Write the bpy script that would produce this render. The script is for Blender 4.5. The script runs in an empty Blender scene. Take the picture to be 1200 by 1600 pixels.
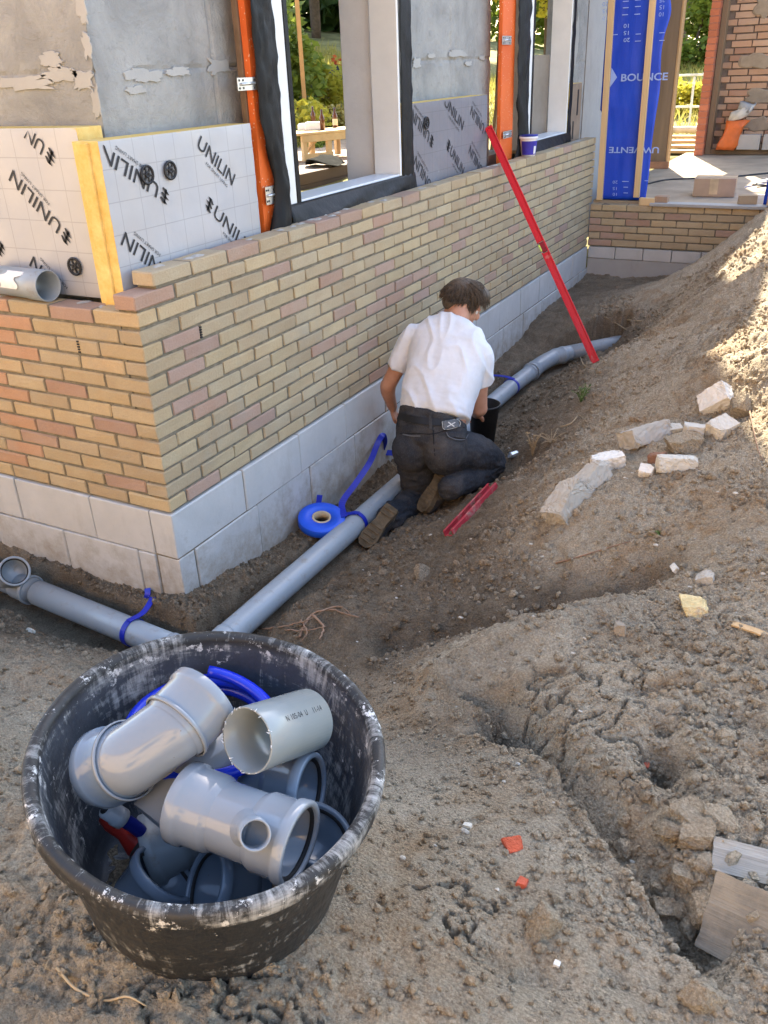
import bpy, bmesh, math, random
import numpy as np
from mathutils import Vector, Matrix, Euler, noise as mnoise
R_ = math.radians
SC = bpy.context.scene
COL = SC.collection
# ---------------------------------------------------------------- camera
CAM = Vector((2.1852, -2.2411, 1.5330))
CE = Euler((1.093594, 0.036883, 0.482954), 'XYZ')
cd = bpy.data.cameras.new('camera'); cam = bpy.data.objects.new('camera', cd); COL.objects.link(cam)
cam.location = CAM; cam.rotation_euler = CE
cd.sensor_fit = 'VERTICAL'; cd.sensor_height = 36.0; cd.sensor_width = 27.0
cd.lens = 1346.1 / 1600 * 36; cd.clip_start = 0.05; cd.clip_end = 600
SC.camera = cam
# ---------------------------------------------------------------- daylight
SUN_EL = R_(42.0); SUN_DIR = Vector((-0.34, 0.94, 0)).normalized()   # towards the sun, behind the house
w = bpy.data.worlds.new('World'); SC.world = w; w.use_nodes = True
wn = w.node_tree; bg = wn.nodes['Background']
sky = wn.nodes.new('ShaderNodeTexSky'); sky.sky_type = 'NISHITA'; sky.sun_disc = False
sky.sun_elevation = SUN_EL; sky.sun_rotation = math.atan2(SUN_DIR.x, SUN_DIR.y)
sky.air_density = 1.0; sky.dust_density = 1.6; sky.ozone_density = 1.0
wn.links.new(sky.outputs[0], bg.inputs[0]); bg.inputs[1].default_value = 0.15
sd = bpy.data.lights.new('sun', 'SUN'); sd.energy = 4.8; sd.angle = R_(0.53); sd.color = (1.0, 0.93, 0.80)
sun = bpy.data.objects.new('sun', sd); COL.objects.link(sun)
sv = Vector((SUN_DIR.x*math.cos(SUN_EL), SUN_DIR.y*math.cos(SUN_EL), math.sin(SUN_EL)))
sun.rotation_euler = sv.to_track_quat('Z', 'Y').to_euler(); sun.location = (-3, 12, 12)
vs = SC.view_settings; vs.view_transform = 'Standard'; vs.look = 'None'; vs.exposure = 2.38; vs.gamma = 1.0
vs.use_curve_mapping = False
try: vs.use_white_balance = True; vs.white_balance_temperature = 6800; vs.white_balance_tint = 10   # camera balanced for the shade
except Exception: pass
SC.render.engine = 'CYCLES'
SC.cycles.max_bounces = 8; SC.cycles.diffuse_bounces = 5; SC.cycles.glossy_bounces = 3
SC.cycles.use_denoising = True
try: SC.cycles.denoiser = 'OPENIMAGEDENOISE'
except Exception: pass
SC.cycles.sample_clamp_indirect = 6.0
# ---------------------------------------------------------------- helpers
CM = CE.to_matrix(); FPX = 1346.1
def ray(u, v): return CM @ Vector(((u-600)/FPX, -(v-800)/FPX, -1.0))
def onz(u, v, z): d = ray(u, v); return CAM + d*((z-CAM.z)/d.z)
def onx(u, v, x): d = ray(u, v); return CAM + d*((x-CAM.x)/d.x)
def ony(u, v, y): d = ray(u, v); return CAM + d*((y-CAM.y)/d.y)
def dep(u, v, t): return CAM + ray(u, v)*t
rnd = random.Random(7)
def V(*a): return Vector(a)

def link(name, me, mat=None, parent=None, loc=None, rot=None):
    o = bpy.data.objects.new(name, me); COL.objects.link(o)
    if mat is not None and me is not None:
        for m in (mat if isinstance(mat, (list, tuple)) else [mat]): me.materials.append(m)
    if parent: o.parent = parent
    if loc is not None: o.location = loc
    if rot is not None: o.rotation_euler = rot
    return o
def tag(o, label, cat, group=None):
    o['label'] = label; o['category'] = cat
    if group: o['group'] = group
    return o
def thing(name, label, cat, loc=(0, 0, 0), rot=None, group=None):
    o = bpy.data.objects.new(name, None); COL.objects.link(o); o.location = loc
    o.empty_display_size = 0.1
    if rot is not None: o.rotation_euler = rot
    return tag(o, label, cat, group)
def struct(o): o['kind'] = 'structure'; return o
def stuff(o, label=None, cat=None):
    o['kind'] = 'stuff'
    if label: o['label'] = label; o['category'] = cat
    return o

class MB:
    """collects vertices and faces for one mesh"""
    def __init__(s): s.v = []; s.f = []; s.mi = []; s.sm = []
    def add(s, vs, fs, mi=0, smooth=False):
        b = len(s.v); s.v += [tuple(p) for p in vs]
        for f in fs: s.f.append(tuple(i+b for i in f)); s.mi.append(mi); s.sm.append(smooth)
    def mesh(s, name='mesh'):
        me = bpy.data.meshes.new(name); me.from_pydata(s.v, [], s.f); me.update()
        me.polygons.foreach_set('material_index', s.mi); me.polygons.foreach_set('use_smooth', s.sm)
        return me
    def build(s, name, mat=None, parent=None, loc=None, rot=None):
        return link(name, s.mesh(name), mat, parent, loc, rot)
    def box(s, lo, hi, ch=0.0, jit=0.0, M=None, mi=0, seed=None):
        vs, fs = chamfer(lo, hi, ch, jit, seed)
        if M is not None: vs = [M @ Vector(p) for p in vs]
        s.add(vs, fs, mi)
    def bar(s, a, b, wx, wy, ch=0.0, up=(0, 0, 1), mi=0):
        """a straight bar from a to b with section wx by wy"""
        a = Vector(a); b = Vector(b); d = b-a; L = d.length; z = d/L; u = Vector(up)
        x = u.cross(z)
        if x.length < 1e-4: x = Vector((1, 0, 0)).cross(z)
        x.normalize(); y = z.cross(x)
        M = Matrix((x, y, z)).transposed().to_4x4(); M.translation = a
        s.box((-wx/2, -wy/2, 0), (wx/2, wy/2, L), ch, 0, M, mi)
    def tube(s, pts, rad, n=12, cap=True, mi=0, smooth=True, squash=None):
        pts = [Vector(p) for p in pts]; m = len(pts)
        rr = rad if isinstance(rad, (list, tuple)) else [rad]*m
        t0 = (pts[1]-pts[0]).normalized(); ref = Vector((0, 0, 1))
        if abs(t0.dot(ref)) > .95: ref = Vector((1, 0, 0))
        x = ref.cross(t0).normalized(); vs = []
        for i, p_ in enumerate(pts):
            t = (pts[min(i+1, m-1)]-pts[max(i-1, 0)]).normalized()
            x = (x - t*x.dot(t)).normalized(); y = t.cross(x)
            for k in range(n):
                a = 2*math.pi*k/n
                vs.append(p_ + (x*math.cos(a) + y*math.sin(a))*rr[i])
        fs = [(i*n+k, i*n+(k+1) % n, (i+1)*n+(k+1) % n, (i+1)*n+k) for i in range(m-1) for k in range(n)]
        if cap: fs += [tuple(range(n-1, -1, -1)), tuple((m-1)*n+k for k in range(n))]
        s.add(vs, fs, mi, smooth)
    def lathe(s, prof, n=32, M=None, mi=0, smooth=True, closed=False):
        """prof: (radius, height) pairs turned about z"""
        vs = []; m = len(prof)
        for r, h in prof:
            for k in range(n):
                a = 2*math.pi*k/n; p_ = Vector((r*math.cos(a), r*math.sin(a), h))
                vs.append(M @ p_ if M is not None else p_)
        q = m if closed else m-1
        fs = [(i*n+k, i*n+(k+1) % n, ((i+1) % m)*n+(k+1) % n, ((i+1) % m)*n+k) for i in range(q) for k in range(n)]
        s.add(vs, fs, mi, smooth)
    def ribbon(s, pts, wdir, wid, th=0.002, mi=0):
        """a flat strip along pts; wdir one vector or one per point"""
        pts = [Vector(p) for p in pts]; m = len(pts); vs = []
        for i, p_ in enumerate(pts):
            wv = Vector(wdir[i] if isinstance(wdir, list) else wdir).normalized()
            t = (pts[min(i+1, m-1)]-pts[max(i-1, 0)]).normalized()
            wv = (wv - t*wv.dot(t)).normalized(); nn = t.cross(wv)
            for sx, sy in ((-1, -1), (1, -1), (1, 1), (-1, 1)): vs.append(p_ + wv*(sx*wid/2) + nn*(sy*th/2))
        fs = [(i*4+k, i*4+(k+1) % 4, (i+1)*4+(k+1) % 4, (i+1)*4+k) for i in range(m-1) for k in range(4)]
        fs += [(3, 2, 1, 0), tuple((m-1)*4+k for k in range(4))]
        s.add(vs, fs, mi)
def chamfer(lo, hi, ch=0.0, jit=0.0, seed=None):
    lo = Vector(lo); hi = Vector(hi); r = random.Random(seed) if seed is not None else rnd
    if ch <= 0:
        vs = [Vector((x, y, z)) for z in (lo.z, hi.z) for y in (lo.y, hi.y) for x in (lo.x, hi.x)]
        fs = [(0, 2, 3, 1), (4, 5, 7, 6), (0, 1, 5, 4), (2, 6, 7, 3), (0, 4, 6, 2), (1, 3, 7, 5)]
    else:
        vs = []; idx = {}
        for cz in (0, 1):
            for cy in (0, 1):
                for cx in (0, 1):
                    c = Vector((hi.x if cx else lo.x, hi.y if cy else lo.y, hi.z if cz else lo.z))
                    s = (-1 if cx else 1, -1 if cy else 1, -1 if cz else 1)
                    for ax in range(3):
                        q = c.copy()
                        for o in range(3):
                            if o != ax: q[o] += s[o]*ch
                        idx[(cx, cy, cz, ax)] = len(vs); vs.append(q)
        fs = []
        for ax in range(3):
            o1, o2 = [o for o in range(3) if o != ax]
            for v_ in (0, 1):
                def cn(a, b):
                    c = [0, 0, 0]; c[ax] = v_; c[o1] = a; c[o2] = b; return tuple(c)
                fs.append(tuple(idx[cn(a, b)+(ax,)] for a, b in ((0, 0), (1, 0), (1, 1), (0, 1))))
                # edges running along ax between faces o1 and o2
            for a in (0, 1):
                for b in (0, 1):
                    c0 = [0, 0, 0]; c1 = [0, 0, 0]; c1[ax] = 1
                    for c in (c0, c1): c[o1] = a; c[o2] = b
                    fs.append((idx[tuple(c0)+(o1,)], idx[tuple(c1)+(o1,)], idx[tuple(c1)+(o2,)], idx[tuple(c0)+(o2,)]))
        for cz in (0, 1):
            for cy in (0, 1):
                for cx in (0, 1): fs.append(tuple(idx[(cx, cy, cz, a)] for a in range(3)))
        ctr = (lo+hi)/2; out = []
        for f in fs:
            a, b, c = vs[f[0]], vs[f[1]], vs[f[2]]; n = (b-a).cross(c-a)
            fc = sum((vs[i] for i in f), Vector())/len(f)
            out.append(f if n.dot(fc-ctr) > 0 else tuple(reversed(f)))
        fs = out
    if jit: vs = [p_ + Vector((r.uniform(-jit, jit), r.uniform(-jit, jit), r.uniform(-jit, jit))) for p_ in vs]
    return vs, fs
def smooth_path(pts, n=8):
    pts = [Vector(p) for p in pts]; P = [pts[0]*2-pts[1]] + pts + [pts[-1]*2-pts[-2]]; out = []
    for i in range(1, len(P)-2):
        for k in range(n):
            t = k/n; a, b, c, d = P[i-1:i+3]
            out.append(.5*((2*b)+(c-a)*t+(2*a-5*b+4*c-d)*t*t+(3*b-a-3*c+d)*t**3))
    out.append(pts[-1]); return out
def frame_to(z, up=(0, 0, 1), loc=(0, 0, 0)):
    z = Vector(z).normalized(); u = Vector(up); x = u.cross(z)
    if x.length < 1e-4: x = Vector((1, 0, 0)).cross(z)
    x.normalize(); y = z.cross(x); M = Matrix((x, y, z)).transposed().to_4x4(); M.translation = Vector(loc); return M

# ------------------------------ numpy noise
_rs = np.random.RandomState(3); _PERM = np.concatenate([_rs.permutation(512)]*3); _GR = _rs.uniform(-1, 1, (512, 3)); _GR /= np.linalg.norm(_GR, axis=1)[:, None]
def pnoise(P):
    P = np.asarray(P, float); i = np.floor(P).astype(int); f = P-i; u = f*f*f*(f*(f*6-15)+10); i &= 511
    out = 0
    for dx in (0, 1):
        for dy in (0, 1):
            for dz in (0, 1):
                h = _PERM[_PERM[_PERM[i[..., 0]+dx]+i[..., 1]+dy & 1023]+i[..., 2]+dz & 1023] & 511
                g = _GR[h]; d = g[..., 0]*(f[..., 0]-dx)+g[..., 1]*(f[..., 1]-dy)+g[..., 2]*(f[..., 2]-dz)
                wx = u[..., 0] if dx else 1-u[..., 0]; wy = u[..., 1] if dy else 1-u[..., 1]; wz = u[..., 2] if dz else 1-u[..., 2]
                out = out+wx*wy*wz*d
    return out*1.6
def pnoise2(P):
    i = np.floor(P).astype(np.int32); f = (P-i); u = f*f*(3-2*f); i &= 511
    ix, iy = i[..., 0], i[..., 1]; fx, fy = f[..., 0], f[..., 1]; ux, uy = u[..., 0], u[..., 1]; a0 = _PERM[ix]; a1 = _PERM[ix+1]; v = []
    for dx, a in ((0, a0), (1, a1)):
        for dy in (0, 1):
            h = _PERM[a+iy+dy] & 511; v.append(_G2[h, 0]*(fx-dx)+_G2[h, 1]*(fy-dy))
    l = v[0]+(v[1]-v[0])*uy; r = v[2]+(v[3]-v[2])*uy
    return (l+(r-l)*ux)*1.5
_G2 = np.stack([np.cos(np.arange(512)*2.399), np.sin(np.arange(512)*2.399)], -1)
def fbm(P, o=4, g=.5):
    P = np.asarray(P, float); a = 1; s = 0; t = 0
    for k in range(o): s = s+a*(pnoise2 if P.shape[-1] == 2 else pnoise)(P*2**k+17.3*k); t += a; a *= g
    return s/t
def worley(P):
    """2D: distance to nearest and second nearest feature, and cell id"""
    P = np.asarray(P, float); i = np.floor(P).astype(int); d1 = np.full(P.shape[:-1], 9.); d2 = d1.copy(); cid = np.zeros(P.shape[:-1], int)
    for dx in (-1, 0, 1):
        for dy in (-1, 0, 1):
            cx = i[..., 0]+dx; cy = i[..., 1]+dy; h = _PERM[_PERM[cx & 511]+cy & 1023] & 511
            fx = cx+.5+.45*_GR[h, 0]; fy = cy+.5+.45*_GR[h, 1]
            d = np.hypot(P[..., 0]-fx, P[..., 1]-fy); m = d < d1
            d2 = np.where(m, d1, np.minimum(d2, d)); cid = np.where(m, h, cid); d1 = np.where(m, d, d1)
    return d1, d2, cid

# ------------------------------ materials
class NT:
    def __init__(s, name, rough=.8, spec=.3, metal=0.0):
        s.m = bpy.data.materials.new(name); s.m.use_nodes = True; s.t = s.m.node_tree; s.n = s.t.nodes; s.b = s.n['Principled BSDF']
        s.set('Roughness', rough); s.set('Metallic', metal); s.set('Specular IOR Level', spec); s.tc = None
    def set(s, k, v):
        if hasattr(v, 'is_output'): s.t.links.new(v, s.b.inputs[k])
        else: s.b.inputs[k].default_value = v if not isinstance(v, (tuple, list)) else tuple(v)+((1,) if len(v) == 3 and s.b.inputs[k].type == 'RGBA' else ())
    def co(s, kind='Object'):
        if s.tc is None: s.tc = s.n.new('ShaderNodeTexCoord')
        return s.tc.outputs[kind]
    def wpos(s): g = s.n.new('ShaderNodeNewGeometry'); return g.outputs['Position']
    def scale(s, vec, sc):
        m = s.n.new('ShaderNodeMapping'); s.t.links.new(vec, m.inputs[0]); m.inputs['Scale'].default_value = sc; return m.outputs[0]
    def noise(s, sc, det=5, rough=.55, vec=None, dist=0.0, col=False):
        t = s.n.new('ShaderNodeTexNoise'); t.inputs['Scale'].default_value = sc; t.inputs['Detail'].default_value = det
        t.inputs['Roughness'].default_value = rough; t.inputs['Distortion'].default_value = dist
        s.t.links.new(vec if vec is not None else s.co(), t.inputs['Vector']); return t.outputs['Color' if col else 0]
    def vor(s, sc, vec=None, feat='F1', out='Distance'):
        t = s.n.new('ShaderNodeTexVoronoi'); t.feature = feat; t.inputs['Scale'].default_value = sc
        s.t.links.new(vec if vec is not None else s.co(), t.inputs['Vector']); return t.outputs[out]
    def ramp(s, fac, stops):
        r = s.n.new('ShaderNodeValToRGB'); s.t.links.new(fac, r.inputs[0]); e = r.color_ramp.elements
        while len(e) < len(stops): e.new(.5)
        for k, (p_, c) in enumerate(stops):
            e[k].position = p_; e[k].color = (c, c, c, 1) if isinstance(c, (int, float)) else tuple(c)+(1,)
        return r.outputs[0]
    def mix(s, fac, a, b, mode='MIX'):
        x = s.n.new('ShaderNodeMix'); x.data_type = 'RGBA'; x.blend_type = mode
        for i_, v in ((0, fac), (6, a), (7, b)):
            if hasattr(v, 'is_output'): s.t.links.new(v, x.inputs[i_])
            elif i_ == 0: x.inputs[0].default_value = v
            else: x.inputs[i_].default_value = tuple(v)+(1,)
        return x.outputs[2]
    def math(s, op, a, b=0.0, c=None):
        x = s.n.new('ShaderNodeMath'); x.operation = op
        for i_, v in enumerate((a, b) if c is None else (a, b, c)):
            if hasattr(v, 'is_output'): s.t.links.new(v, x.inputs[i_])
            else: x.inputs[i_].default_value = v
        return x.outputs[0]
    def bump(s, h, dist=.01, st=1.0, nrm=None):
        x = s.n.new('ShaderNodeBump'); x.inputs['Strength'].default_value = st; x.inputs['Distance'].default_value = dist
        s.t.links.new(h, x.inputs['Height'])
        if nrm is not None: s.t.links.new(nrm, x.inputs['Normal'])
        s.t.links.new(x.outputs[0], s.b.inputs['Normal']); return x.outputs[0]
    def objcol(s): return s.n.new('ShaderNodeObjectInfo').outputs['Color']
    def objrand(s): return s.n.new('ShaderNodeObjectInfo').outputs['Random']
    def attr(s, name, out='Color'): a = s.n.new('ShaderNodeAttribute'); a.attribute_name = name; return a.outputs[out]
def plain(name, c, rough=.7, var=.25, sc=8, spec=.3, bump=0.0, bsc=60, metal=0.0, streak=None, dirt=None):
    """base colour with blotches, fine grain and optional dirt"""
    t = NT(name, rough, spec, metal)
    vec = t.scale(t.co(), streak) if streak else t.co()
    a = tuple(x*(1-var) for x in c); b = tuple(min(1, x*(1+var)) for x in c)
    col = t.mix(t.ramp(t.noise(sc, 6, .6, vec), [(.3, 0), (.7, 1)]), a, b)
    if dirt:
        col = t.mix(t.ramp(t.noise(dirt[2], 8, .7), [(dirt[1], 0), (min(1, dirt[1]+.12), 1)]), col, dirt[0])
    t.set('Base Color', col)
    if bump: t.bump(t.noise(bsc, 6, .65, vec), bump, .7)
    return t.m
# ---------------------------------------------------------------- masonry materials
def brick_mat(name, use_attr=False, dirt=(.33, .30, .24)):
    t = NT(name, .9, .15); c = t.attr('tint') if use_attr else t.objcol(); v = t.wpos()
    n1 = t.noise(7, 6, .65, v); n2 = t.noise(160, 4, .7, v)
    col = t.mix(t.ramp(n1, [(.3, 0), (.72, .55)]), c, t.mix(1.0, c, (.86, .74, .66), 'MULTIPLY'))
    col = t.mix(t.ramp(n2, [(.35, 0), (.75, .35)]), col, t.mix(1.0, col, (.62, .58, .52), 'MULTIPLY'))
    col = t.mix(t.ramp(t.noise(3.1, 7, .7, v), [(.56, 0), (.72, .4)]), col, dirt)
    t.set('Base Color', col); t.bump(t.math('ADD', t.noise(90, 6, .7, v), t.math('MULTIPLY', t.noise(420, 2, .6, v), .4)), .005, 1.0); return t.m
M_BRICK = brick_mat('fired_brick'); M_BRICKA = brick_mat('fired_brick_far', True)
M_MORTAR = plain('grey_brown_mortar', (.195, .172, .13), .95, .3, 30, .1, .004, 220)
def block_mat(name, c, stain=(.30, .28, .24), splash=False):
    t = NT(name, .85, .2); v = t.wpos(); r = t.objrand()
    col = t.mix(t.ramp(t.noise(5, 7, .65, v), [(.35, 0), (.7, 1)]), tuple(x*.86 for x in c), c)
    col = t.mix(t.ramp(t.noise(2.3, 8, .72, t.scale(v, (1, 1, .35))), [(.54, 0), (.68, .6)]), col, stain)
    col = t.mix(t.math('MULTIPLY', r, .25), col, (.5, .5, .49))
    sp = t.n.new('ShaderNodeSeparateXYZ'); t.t.links.new(v, sp.inputs[0])
    if splash: col = t.mix(t.ramp(t.math('ADD', t.math('MULTIPLY', t.math('ADD', sp.outputs[2], .20), -1.6), t.math('MULTIPLY', t.math('SUBTRACT', t.noise(11, 8, .72, v), .5), 1.5)), [(.02, 0), (.50, .8)]), col, (.27, .225, .165))
    t.set('Base Color', col); t.bump(t.math('ADD', t.noise(14, 5, .6, v), t.math('MULTIPLY', t.noise(260, 3, .6, v), .35)), .006, .6); return t.m
M_BLOCK = block_mat('pale_building_block', (.51, .505, .485), (.33, .305, .265), True)
M_CONC = block_mat('site_concrete', (.36, .35, .33), (.22, .21, .19))

def brick_meshes(L, W, H, n, mat, base):
    out = []
    for k in range(n):
        vs, fs = chamfer((-L/2, -W/2, -H/2), (L/2, W/2, H/2), .0036, .0021, base+k)
        mb = MB(); mb.add(vs, fs); me = mb.mesh('brick'); me.materials.append(mat); out.append(me)
    return out
BM_S = brick_meshes(.21, .10, .05, 10, M_BRICK, 10)
BM_H = brick_meshes(.10, .10, .05, 6, M_BRICK, 40)
CH = .06096
YEL = [(.50, .405, .255), (.48, .39, .25), (.49, .405, .27), (.46, .375, .25), (.51, .405, .255)]
OLV = [(.46, .375, .25), (.44, .355, .235), (.47, .39, .265)]
PNK = [(.44, .315, .24), (.42, .30, .24), (.45, .32, .25), (.44, .30, .225)]
def tint(r, pink=.24, olive=.3):
    x = r.random(); c = r.choice(PNK if x < pink else OLV if x < pink+olive else YEL); k = r.uniform(.93, 1.06)
    return tuple(v*k for v in c)+(1,)

wall_r = thing('brick_wall', 'long low yellow brick wall behind the kneeling man, half built', 'brick wall')
wall_l = thing('brick_wall', 'short sunless brick wall left of the corner, warm light and red glow put into its brick colours', 'brick wall')
wall_b = thing('brick_wall', 'low brick wall at the far end of the trench under the blue membrane', 'brick wall')
rb = random.Random(21)
def put_brick(wall, ctr, L, along, col):
    d = .0018
    c = Vector(ctr)+Vector((rb.uniform(-d, d), rb.uniform(-d, d), rb.uniform(-.001, .001)))
    std = BM_S if L > .2 else BM_H
    o = bpy.data.objects.new('brick', rb.choice(std)); COL.objects.link(o); o.parent = wall; o.location = c
    base = .21 if L > .2 else .10
    o.scale = (L/base, 1, 1)
    o.rotation_euler = (rb.uniform(-.004, .004), rb.uniform(-.005, .005), (R_(90) if along == 'y' else 0)+rb.uniform(-.005, .005))
    if rb.random() < .5: o.rotation_euler.z += math.pi
    o.color = col; return o
right = []
for c in range(1, 16):
    z = (c-1)*CH+.036
    y = .11 if c % 2 else 0.0
    end = 5.825 if c < 7 else 5.885
    while y < end-.03:
        L = min(.21, end-y)
        right.append((y+L/2, z, L)); y += .22
right.sort(key=lambda q: (Vector((0, q[0], q[1]))-CAM).length)
far = MB(); fcol = []
for i, (y, z, L) in enumerate(right):
    col = tint(rb, .25 if y < 1.6 else .15, .30)
    if i < 300: put_brick(wall_r, (-.05, y, z), L, 'y', col)
    else:
        vs, fs = chamfer((-.1, y-L/2, z-.025), (0, y+L/2, z+.025), .003, .0012); far.add(vs, fs); fcol += [col]*len(vs)
fo = stuff(far.build('brick', M_BRICKA, wall_r))
ca = fo.data.color_attributes.new('tint', 'FLOAT_COLOR', 'POINT'); ca.data.foreach_set('color', [x for c in fcol for x in c])
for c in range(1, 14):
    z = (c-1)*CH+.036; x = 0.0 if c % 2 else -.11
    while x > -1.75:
        col = tint(rb, .20, .08); col = (col[0]*1.02, col[1]*.985, col[2]*.93, 1)  # warm light on this face put into the brick tint
        if x < -.5 and rb.random() < .42: col = (.52, .32, .20, 1)  # red-orange glow towards the left end painted as orange bricks
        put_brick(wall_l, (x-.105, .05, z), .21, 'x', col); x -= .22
for c in range(1, 7):
    z = (c-1)*CH+.036; x = .004 if c % 2 else -.106
    while x < 2.1:
        x0 = max(x, .004); L = x+.21-x0
        put_brick(wall_b, (x0+L/2, 5.88, z), L, 'x', tint(rb, .22, .25)); x += .22
m = MB(); m.box((-.093, .012, .004), (-.007, 5.822, 14*CH)); m.box((-.0935, .125, 14*CH+.001), (-.0068, 5.87, 15*CH-.002)); m.build('mortar', M_MORTAR, wall_r)
m = MB(); m.box((-1.8, .007, .003), (-.094, .093, 13*CH-.002)); m.build('mortar', M_MORTAR, wall_l)
m = MB(); m.box((.006, 5.837, .003), (2.1, 5.923, 6*CH-.002)); m.build('mortar', M_MORTAR, wall_b)
m_vent = plain('black_grating', (.03, .03, .03), .6)
for wl, p_, al in ((wall_l, (-.317, -.0005, 10*CH+.036), 'x'), (wall_r, (.0005, .325, 10*CH+.036), 'y')):
    m = MB()
    for k in range(5): m.box((-.005, -.003, -.024+k*.01), (.005, .004, -.018+k*.01))
    m.build('weep_vent', m_vent, wl, p_, (0, 0, R_(90) if al == 'y' else 0))
# smears of mortar left on the top course
m = MB()
for k in range(46):
    y = rb.uniform(.15, 5.7) if k < 34 else None
    cx, cy, cz = (-.05+rb.uniform(-.03, .02), y, 15*CH) if y else (-rb.uniform(.1, 1.5), .05+rb.uniform(-.03, .03), 13*CH)
    n = 7; a0 = rb.uniform(0, 6); s = rb.uniform(.008, .026); vs = []
    for q in range(n):
        a = a0+q*6.283/n; r = s*rb.uniform(.6, 1.3); vs.append((cx+r*math.cos(a), cy+r*math.sin(a)*1.6, cz+.0005))
    vs.append((cx, cy, cz+.004+s*.12)); m.add(vs, [(q, (q+1) % n, n) for q in range(n)])
m.build('mortar_smear', plain('dry_mortar', (.42, .40, .36), .95, .2, 40, .1, .004, 200), wall_r)

# ---------------------------------------------------------------- block plinths
pl_r = thing('block_plinth', 'pale blue grey block plinth along the trench under the long wall', 'foundation')
pl_l = thing('block_plinth', 'pale block plinth left of the house corner', 'foundation')
pl_b = thing('block_plinth', 'white block course over grey concrete at the far end of the trench', 'foundation')
def blk(parent, lo, hi, k=0):
    m = MB(); lo = Vector(lo)+Vector((rb.uniform(-.002, .002),)*3)*.5; hi = Vector(hi)+Vector((rb.uniform(-.003, .003) if parent is pl_r else 0, rb.uniform(-.002, .001), 0))
    m.box(lo, hi, .004, .0016); return m.build('block', M_BLOCK, parent)
y = -.002
for y0, y1 in [(0, .462)]+[(.466+.445*k, .466+.445*k+.441) for k in range(12)]: blk(pl_r, (-.11, y0 if y0 else -.006, -.199), (.008+rb.uniform(-.002, .002), y1, -.002))
for y0, y1 in [(-.004, .093)]+[(.097+.445*k, .097+.445*k+.441) for k in range(13)]: blk(pl_r, (-.11, y0, -.62), (.010+rb.uniform(-.002, .002), y1, -.203))
for x0, x1 in [(-.43, -.113), (-.874, -.434), (-1.318, -.878), (-1.76, -1.322)]: blk(pl_l, (x0, -.007+rb.uniform(-.002, .002), -.199), (x1, .1, -.002))
for x0, x1 in [(-.205, -.113), (-.63, -.209), (-1.07, -.634), (-1.5, -1.074), (-1.76, -1.504)]: blk(pl_l, (x0, -.010+rb.uniform(-.002, .002), -.62), (x1, .1, -.203))
m = MB(); m.box((-.113, -.0015, -.62), (-.004, .09, -.003)); m.build('mortar', M_MORTAR, pl_l)
m = MB(); m.box((-.10, .0, -.615), (.004, 5.83, -.004)); m.build('mortar', M_MORTAR, pl_r)
x = .012
for k in range(9): blk(pl_b, (x, 5.828, -.104), (x+.244, 5.93, -.003)); x += .25
m = MB(); m.box((.012, 5.835, -.8), (2.3, 5.95, -.107)); m.build('concrete_footing', M_CONC, pl_b)

# ---------------------------------------------------------------- house shell (inner leaf, slab, unseen upper storey shaped for its shadow, roof)
def render_mat():
    t = NT('rough_cement_render', .92, .12); v = t.wpos()
    c = t.mix(t.ramp(t.noise(3.2, 8, .68, v, .6), [(.3, 0), (.7, 1)]), (.25, .255, .25), (.405, .41, .40))
    c = t.mix(t.ramp(t.noise(18, 7, .7, v), [(.56, 0), (.75, .55)]), c, (.19, .188, .18))
    c = t.mix(t.ramp(t.noise(1.4, 6, .6, t.scale(v, (1, 1, .4))), [(.5, 0), (.65, .35)]), c, (.42, .41, .385))
    t.set('Base Color', c); h = t.math('ADD', t.noise(11, 8, .7, v, .8), t.math('MULTIPLY', t.noise(75, 5, .7, v), .3)); t.bump(h, .02, .85); return t.m
M_REND = render_mat(); M_LIME = block_mat('pale_lime_patch', (.40, .40, .385), (.31, .31, .30))
house = thing('house', 'unfinished house shell with grey cement rendered walls and open windows', 'house')
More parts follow.
